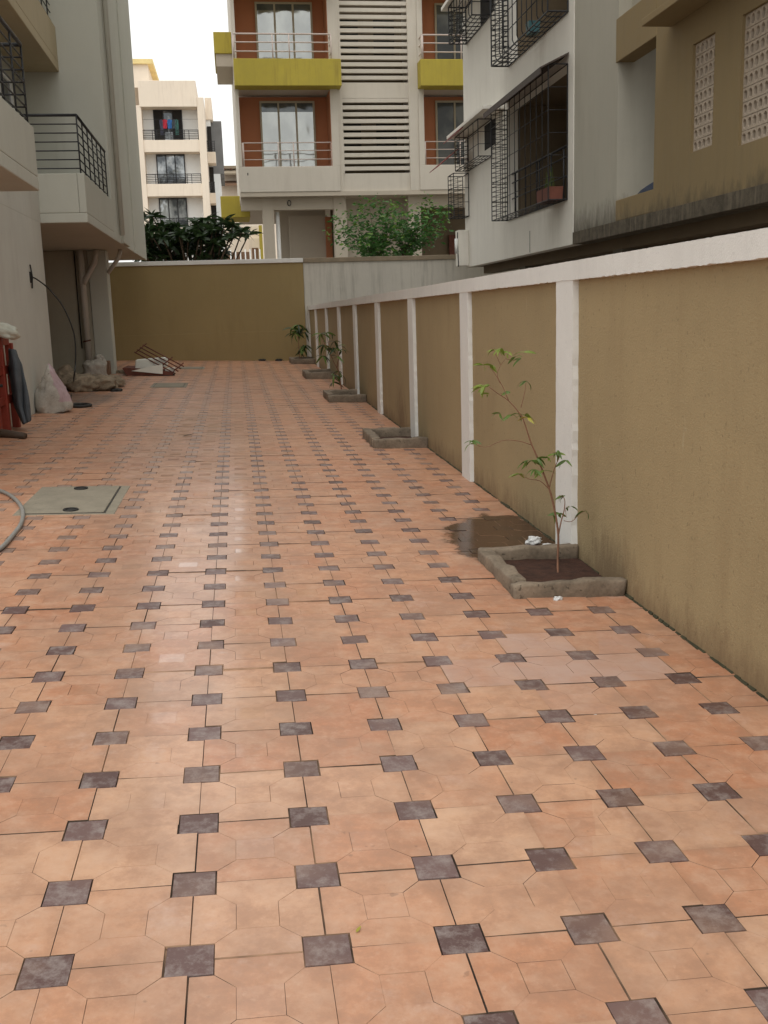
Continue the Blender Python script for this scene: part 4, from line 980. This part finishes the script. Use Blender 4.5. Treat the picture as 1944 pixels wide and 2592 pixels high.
def planter(label, x0, y0, y1, h, kt, seed):
    yc = (y0+y1)/2; t = thing('planter_box', label, 'planter', (x0+.25, yc, gz(x0+.25, yc)), 'kerb planters along the low wall')
    zb_ = gz(x0, yc)
    x1 = WX-.004
    for k, (a, b, c, d) in enumerate(((x0, x0+kt, y0+kt, y1-kt), (x0, x1, y0, y0+kt), (x0, x1, y1-kt, y1))):
        zz = gz((a+b)/2, (c+d)/2)
        me = rough_box(a, b, c, d, zz-.03, zz+h, seed+k*3); o = bpy.data.objects.new('kerb', me); C.objects.link(o); o.parent = t; o.location = -t.location
    s_ = MB(); nx, ny = 9, 12; vs = []
    for j in range(ny+1):
        for i in range(nx+1):
            x = x0+.03+(x1-x0-.035)*i/nx; y = y0+.03+(y1-y0-.06)*j/ny; vs.append((x, y, gz(x, y)+.009+.006*mnoise.noise(Vector((x*14, y*14, seed)))+.004*mnoise.noise(Vector((x*40, y*40, seed)))))
    s_.add(vs, [(j*(nx+1)+i, j*(nx+1)+i+1, (j+1)*(nx+1)+i+1, (j+1)*(nx+1)+i) for j in range(ny) for i in range(nx)]); s_.build('soil', M_SOIL, t, smooth=True)
    return t
planter('broken concrete kerb planter holding the leaning sapling, nearest along the low wall', 1.27, 4.64, 5.44, .075, .078, 1)
planter('empty concrete kerb planter, second along the low wall', 1.29, 9.93, 10.86, .095, .085, 2)
planter('concrete kerb planter with the drooping sapling, third along the low wall', 1.28, 14.75, 15.75, .11, .085, 3)
planter('empty concrete kerb planter, fourth along the low wall', 1.27, 19.5, 20.5, .125, .085, 4)
planter('concrete kerb planter with the bushy sapling by the end wall', 1.27, 24.4, 25.4, .12, .085, 5)

# ================================================================== MANHOLES AND DRAINS
def on_lane(M, name, m, parent=None, bevel=0, label=None, cat=None):
    o = M.build(name, m, None, bevel, org=(0, 0, 0)); return o
def lane_empty(name, label, cat, x, y):
    o = thing(name, label, cat); Mx = PM.copy(); Mx.translation = Vector((x, y, gz(x, y))); o.matrix_world = Mx; return o
def kid(M, name, m, parent, bevel=0, smooth=False):
    o = M.build(name, m, None, bevel, smooth, org=(0, 0, 0)); o.parent = parent; return o
mh = lane_empty('manhole_cover', 'large concrete manhole cover with two iron rings beside the grey hose', 'manhole', -1.20, 7.45)
kid(MB().box(-.33, .33, -.54, .54, -.05, .004), 'frame', M_CONC2, mh, .004)
kid(MB().box(-.255, .255, -.505, .505, .0, .011), 'cover', M_CONC2, mh, .003)
kid(MB().box(.258, .266, -.505, .505, .0, .0065), 'joint', M_IRON, mh); kid(MB().box(-.255, .27, -.517, -.507, .0, .0065), 'joint', M_IRON, mh)
for (px, py) in ((-.02, .40), (.03, -.43)):
    R_ = MB(); n = 18; R_.tube([(px+.045*math.cos(6.283*i/n), py+.05*math.sin(6.283*i/n), .013) for i in range(n+1)], .008, 6); kid(R_, 'lifting_ring', M_IRON, mh, 0, True)
    kid(MB().prism([(px+.034*math.cos(6.283*i/n), py+.04*math.sin(6.283*i/n), .009) for i in range(n)], (0, 0, .0035)), 'ring_recess', M_IRON, mh)
def small_cover(x, y, wx, wy, label):
    t = lane_empty('manhole_cover', label, 'manhole', x, y)
    kid(MB().box(-wx, wx, -wy, wy, -.05, .005), 'frame', M_CONC2, t, .004); kid(MB().box(-wx+.06, wx-.06, -wy+.06, wy-.06, 0, .010), 'cover', M_CONC2, t, .003)
    for a in ((-wx+.05, -wx+.058, -wy+.05, wy-.05), (wx-.058, wx-.05, -wy+.05, wy-.05), (-wx+.05, wx-.05, -wy+.048, -wy+.058)): kid(MB().box(a[0], a[1], a[2], a[3], 0, .0075), 'joint', M_IRON, t)
small_cover(-1.17, 18.0, .30, .50, 'small grey manhole cover in front of the scrap heap')
small_cover(-1.0, 22.85, .29, .36, 'farthest grey manhole cover between the scrap heap and the end wall')
dr = lane_empty('drain_ring', 'black round drain ring on the paving beside the printed sack', 'drain', -2.13, 14.3)
n = 20; kid(MB().tube([(.13*math.cos(6.283*i/n), .17*math.sin(6.283*i/n), .018) for i in range(n+1)], .022, 8), 'ring', M_IRON, dr, 0, True)
kid(MB().prism([(.12*math.cos(6.283*i/n), .16*math.sin(6.283*i/n), .004) for i in range(n)], (0, 0, .006)), 'lid', M_IRON, dr)

# ================================================================== HOSE, CABLE, JUNK ALONG THE LEFT WALL
hp = [pG(*Z(0, 0, 1659/1944)(x, y), .014) for x, y in ((-60, 1048), (0, 1060), (30, 1076), (48, 1100), (46, 1130), (22, 1163), (0, 1185), (-50, 1215))]
o = MB().tube(smooth_path(hp, 6), .0135, 10).build('hose', M_HOSE, smooth=True); tag(o, 'grey rubber hose looping over the paving at the left edge', 'hose')
cp = [(-2.56, 14.0, 1.985), (-2.52, 14.05, 1.975)]+[tuple(pY(*zb(x, y), 14.4)) for x, y in ((560, 360), (660, 470), (730, 560), (800, 690), (860, 840), (885, 940), (900, 1080), (898, 1280), (885, 1420))]+[tuple(pG(*zb(870, 1520), .01)), tuple(pG(*zb(840, 1700), .006))]
o = MB().tube(smooth_path(cp, 4), .010, 7).build('cable', M_IRON, smooth=True); tag(o, 'black cable arching from the wall bracket down to the paving', 'cable')
o = thing('wall_bracket', 'thin dark upright bracket on the left wall holding the arching cable', 'bracket', (-2.57, 14.0, 1.8))
MB().tube([(-2.565, 14.0, 1.85), (-2.55, 14.0, 2.0), (-2.565, 14.0, 2.15)], .010, 6).build('strap', M_IRON, o); bx('plate', M_IRON, o, -2.58, -2.565, 13.97, 14.03, 1.92, 2.06)

def lump(sx, sy, sz, seed, pinch=0, fl=.25, amp=.10, sq=.65, subd=4):
    b = bmesh.new(); bmesh.ops.create_icosphere(b, subdivisions=subd, radius=1)
    for v in b.verts:
        p = v.co.copy(); f = lambda c: math.copysign(abs(c)**sq, c)
        q = Vector((f(p.x), f(p.y), f(p.z)))
        nn = mnoise.noise(p*1.7+Vector((seed*7.3, 0, 0)))*amp+mnoise.noise(p*4.5+Vector((seed, 5, 0)))*amp*.5+abs(mnoise.noise(p*7+Vector((seed, 1, 3))))*-amp*.35
        q *= 1+nn
        k = 1-pinch*max(0, q.z)**1.3
        q.x *= k; q.y *= (1-pinch*.5*max(0, q.z)); z = max(q.z, -1+fl)
        v.co = Vector((q.x*sx, q.y*sy, (z+1-fl)*sz))
    me = bpy.data.meshes.new('lump'); b.to_mesh(me); b.free()
    for p in me.polygons: p.use_smooth = True
    return me
def lumpobj(name, label, cat, m, x, y, s, seed, rz=0, tilt=(0, 0), dz=0, group=None, **kw):
    me = lump(*s, seed, **kw); me.name = name
    for q in (m if isinstance(m, (list, tuple)) else [m]): me.materials.append(q)
    o = bpy.data.objects.new(name, me); C.objects.link(o); o.location = (x, y, gz(x, y)+dz-.004); o.rotation_euler = (tilt[0], tilt[1], rz)
    return tag(o, label, cat, group)
def q0(x, y): p = pG(*zb(x, y)); return p.x, p.y
# printed sack leaning by the wall
sk = lumpobj('sack', 'stuffed white woven sack with a pink printed flap leaning near the left wall', 'sack', [M_SACK, M_SACKP], -2.36, 13.62, (.245, .20, .245), 2, .15, (0, -.10), .0, pinch=.18, amp=.15)
for v in sk.data.vertices:
    q = v.co; tt = max(0, q.z/.43); q.x *= 1-.30*tt; q.y *= 1-.25*tt
    q.z += .20*tt*tt*max(0, 1-abs(q.x-.04)/.13)
    q += Vector((mnoise.noise(q*16), mnoise.noise(q*16+Vector((7, 0, 0))), mnoise.noise(q*13+Vector((0, 7, 0)))))*.018
for p in sk.data.polygons:
    c = p.center
    if c.x > .06 + .15*(.40-c.z) and c.z > .12: p.material_index = 1
# heap of dusty sacks further back
grp = 'dusty sacks heaped by the drain pipe'
for (zx, zy, s, seed, rz, dz, lab, mm) in (
    (770, 1600, (.20, .22, .21), 4, .3, 0, 'upright dusty sack at the left of the heap by the drain pipe', M_SACKD),
    (960, 1610, (.24, .25, .15), 5, .1, 0, 'flat dusty sack lying in the middle of the heap by the drain pipe', M_SACKD),
    (1160, 1600, (.29, .25, .14), 6, -.2, 0, 'slumped dusty sack at the right front of the heap by the drain pipe', M_SACKD),
    (1120, 1480, (.22, .22, .22), 7, .5, 0, 'pale rounded sack at the back of the heap by the drain pipe', M_SACK),
    (1290, 1560, (.24, .22, .11), 8, .2, 0, 'crumpled empty sack at the right end of the heap by the drain pipe', M_SACKD),
    (1180, 1440, (.13, .16, .24), 9, .2, 0, 'tall pale sack standing against the drain pipe', M_SACK)):
    x, y = q0(zx, zy); lumpobj('sack', lab, 'sack', mm, x, y+.2, s, seed, rz, (0, 0), dz, grp, amp=.34, sq=.85)
x, y = q0(1390, 1600); lumpobj('rag', 'small black rag at the tip of the dusty sack heap', 'rag', M_IRON, x, y, (.09, .10, .025), 12, amp=.3)
# carton
cx_, cy2 = -2.60, 20.78
o = MB().box(cx_-.15, cx_+.13, 20.62, 20.90, gz(cx_, 20.8)-.004, gz(cx_, 20.8)+.265).build('carton', M_CARD, bevel=.012); tag(o, 'brown cardboard carton at the foot of the left pillar', 'box')
# red ladder-like frame, cloth and bundle
rf = thing('red_frame', 'red painted steel ladder frame standing against the left wall at the picture edge', 'frame', (-2.45, 11.4, gz(-2.45, 11.4)))
b0 = gz(-2.45, 11.3)
bx('stile', M_RED, rf, -2.565, -2.485, 11.12, 11.22, gz(-2.5, 11.2)-.004, b0+1.13, .008); bx('stile', M_RED, rf, -2.545, -2.465, 11.95, 12.03, gz(-2.5, 12)-.004, b0+.95, .008)
bx('stile', M_RED, rf, -2.555, -2.475, 11.50, 11.58, gz(-2.5, 11.5)-.004, b0+1.05, .008)
for zz in (.30, .62, .93): bx('rung', M_RED, rf, -2.54, -2.49, 11.221, 11.949, b0+zz, b0+zz+.09, .006)
bar_obj('clamp', [(-2.56, 11.08, b0+.52), (-2.42, 11.10, b0+.53)], .018, M_IRON, rf)
fo = MB().tube([(-2.62, 11.12, gz(-2.6, 11.1)+.045), (-2.42, 11.05, gz(-2.4, 11)+.04), (-2.21, 10.92, gz(-2.2, 10.9)+.03)], [.05, .045, .035], 8).build('pipe_offcut', mat('brown_pipe', (.07, .045, .03), .7), smooth=True); tag(fo, 'short brown pipe lying at the foot of the red frame', 'pipe')
# cloth draped over the frame
M = MB(); vs = []; n, k_ = 16, 10
lef = [(105, 1080), (112, 1300), (150, 1500), (185, 1760), (300, 2000)]; rig = [(190, 1120), (272, 1280), (310, 1500), (342, 1780), (348, 1960)]
def along(L, v): q = v*(len(L)-1); i = min(int(q), len(L)-2); f = q-i; return L[i][0]*(1-f)+L[i+1][0]*f, L[i][1]*(1-f)+L[i+1][1]*f
for j in range(n+1):
    v = j/n; l_, r_2 = along(lef, v), along(rig, v)
    for i in range(k_+1):
        u = i/k_; yf = 11.78+.13*math.sin(u*10+v*2.5)*(.4+.6*v)-.10*math.sin(u*math.pi)+.03*math.sin(v*9+u*4)
        vs.append(tuple(pY(*zb(l_[0]*(1-u)+r_2[0]*u, l_[1]*(1-u)+r_2[1]*u), yf)))
M.add(vs, [(j*(k_+1)+i, j*(k_+1)+i+1, (j+1)*(k_+1)+i+1, (j+1)*(k_+1)+i) for j in range(n) for i in range(k_)])
o = M.build('cloth', M_CLOTH, smooth=True); so = o.modifiers.new('thick', 'SOLIDIFY'); so.thickness = .03; sb = o.modifiers.new('sub', 'SUBSURF'); sb.levels = 1; sb.render_levels = 1
tag(o, 'blue grey cloth hanging in folds from the red frame', 'cloth')
lumpobj('bundle', 'white and green plastic bundle resting on top of the red frame', 'bag', mat('pale_plastic', (.50, .50, .42), .5, .2, 7), -2.46, 11.5, (.17, .14, .085), 14, .1, (0, .30), 1.02, amp=.22, sq=.9)
# ================================================================== SCRAP HEAP
sh_y = 20.9; sg = gz(-1.7, sh_y)
ro = thing('metal_tray', 'rusty shallow metal tray under the white sheets of the scrap heap', 'scrap', (-1.7, 20.9, sg))
MB().prism([(-2.12, 20.4, sg+.01), (-1.25, 20.4, sg-.01), (-1.25, 20.4, sg+.05), (-2.18, 20.4, sg+.17), (-2.2, 20.4, sg+.15)], (0, .9, 0)).build('tray', M_RUST, ro)
bx('skid', M_DARKIN, ro, -2.04, -1.22, 20.42, 20.5, sg-.02, sg+.012)
o = MB().prism([(-2.03, 20.36, sg+.10), (-1.44, 20.36, sg+.02), (-1.43, 20.36, sg+.20), (-1.62, 20.36, sg+.18)], (0, .03, 0)).build('sheet_offcut', M_SHEET); tag(o, 'torn white wedge of board leaning on the scrap heap', 'sheet')
o = MB().prism([(-1.98, 20.60, sg+.12), (-1.36, 20.60, sg+.14), (-1.36, 20.60, sg+.30), (-1.40, 20.60, sg+.325), (-1.96, 20.60, sg+.30)], (0, .35, 0)).build('board_bundle', M_SHEET, bevel=.02); tag(o, 'rolled white sheet lying across the rusty tray', 'sheet')
o = MB().box(-1.40, -1.22, 20.5, 20.8, sg-.02, sg+.12).build('board_block', M_SHEET, bevel=.01); tag(o, 'small white block propping the rusty lattice', 'block')
lt = thing('steel_lattice', 'rusty red bar lattice tipped over the scrap heap', 'scrap', (-1.3, 20.6, sg))
Pa, Pb = Vector((-1.98, 20.72, sg+.45)), Vector((-1.20, 20.40, sg+.015)); up_ = Vector((.17, .03, .13))
for i in range(4): bar_obj('bar', [Pa+up_*(i/3), Pb+up_*(i/3)], .012, M_RUST, lt)
for t in (.03, .66, .93): p = Pa.lerp(Pb, t); bar_obj('cross_bar', [p-up_*.05, p+up_*1.3], .012, M_RUST, lt)
# bits by the end wall and loose leaves
for (x, y, lab) in ((.62, 25.78, 'dark rag at the foot of the end wall, left of two'), (1.03, 25.8, 'dark rag at the foot of the end wall, right of two')):
    lumpobj('rag', lab, 'rag', M_IRON, x, y, (.09, .07, .03), x*3, amp=.3)
lumpobj('rubble', 'small rubble crumbs beside the left pillar foot', 'rubble', M_SACKD, -2.27, 21.2, (.15, .10, .04), 15, amp=.35)
# litter
lumpobj('crumpled_paper', 'crumpled white plastic scrap in the wet corner by the nearest planter', 'litter', M_PAPER, 1.70, 5.78, (.045, .032, .026), 17, amp=.6, sq=1)
lumpobj('crumpled_paper', 'flat white plastic scrap against the nearest wall post', 'litter', M_PAPER, 1.765, 5.70, (.04, .05, .010), 18, amp=.35, sq=1)
lumpobj('crumpled_paper', 'white paper scrap at the front foot of the nearest planter', 'litter', M_PAPER, 1.47, 4.60, (.022, .014, .014), 19, amp=.6, sq=1)
def litter_leaf(x, y, m, L, lab, rz):
    me, _ = leaf_mesh('fallen_leaf', L, L*.4, -.15, m, 4, .3); o = bpy.data.objects.new('fallen_leaf', me); C.objects.link(o)
    o.location = (x, y, gz(x, y)+.004); o.rotation_euler = (0, 0, rz); tag(o, lab, 'leaf')
litter_leaf(1.31, 5.46, M_LEAFY, .07, 'pale yellow leaf lying at the corner of the nearest planter', .2)
o = None
p_ = pG(770*1944/1659, 2017*1944/1659); litter_leaf(p_.x, p_.y, M_LEAFY, .022, 'tiny yellow leaf on the foreground tiles', 1.0)
p_ = pG(395*1944/1659, 943*1944/1659); litter_leaf(p_.x, p_.y, M_BARK, .13, 'brown curled leaf in the middle of the lane', .5)
for (vx, vy, lab) in ((1284, 1541, 'white paint drop on the tiles right of centre'), (487, 1618, 'white paint drop on the tiles left of centre')):
    p_ = pG(vx*1944/1659, vy*1944/1659); lumpobj('paint_drop', lab, 'paint drop', M_PAPER, p_.x, p_.y, (.009, .009, .002), 22, amp=.3)
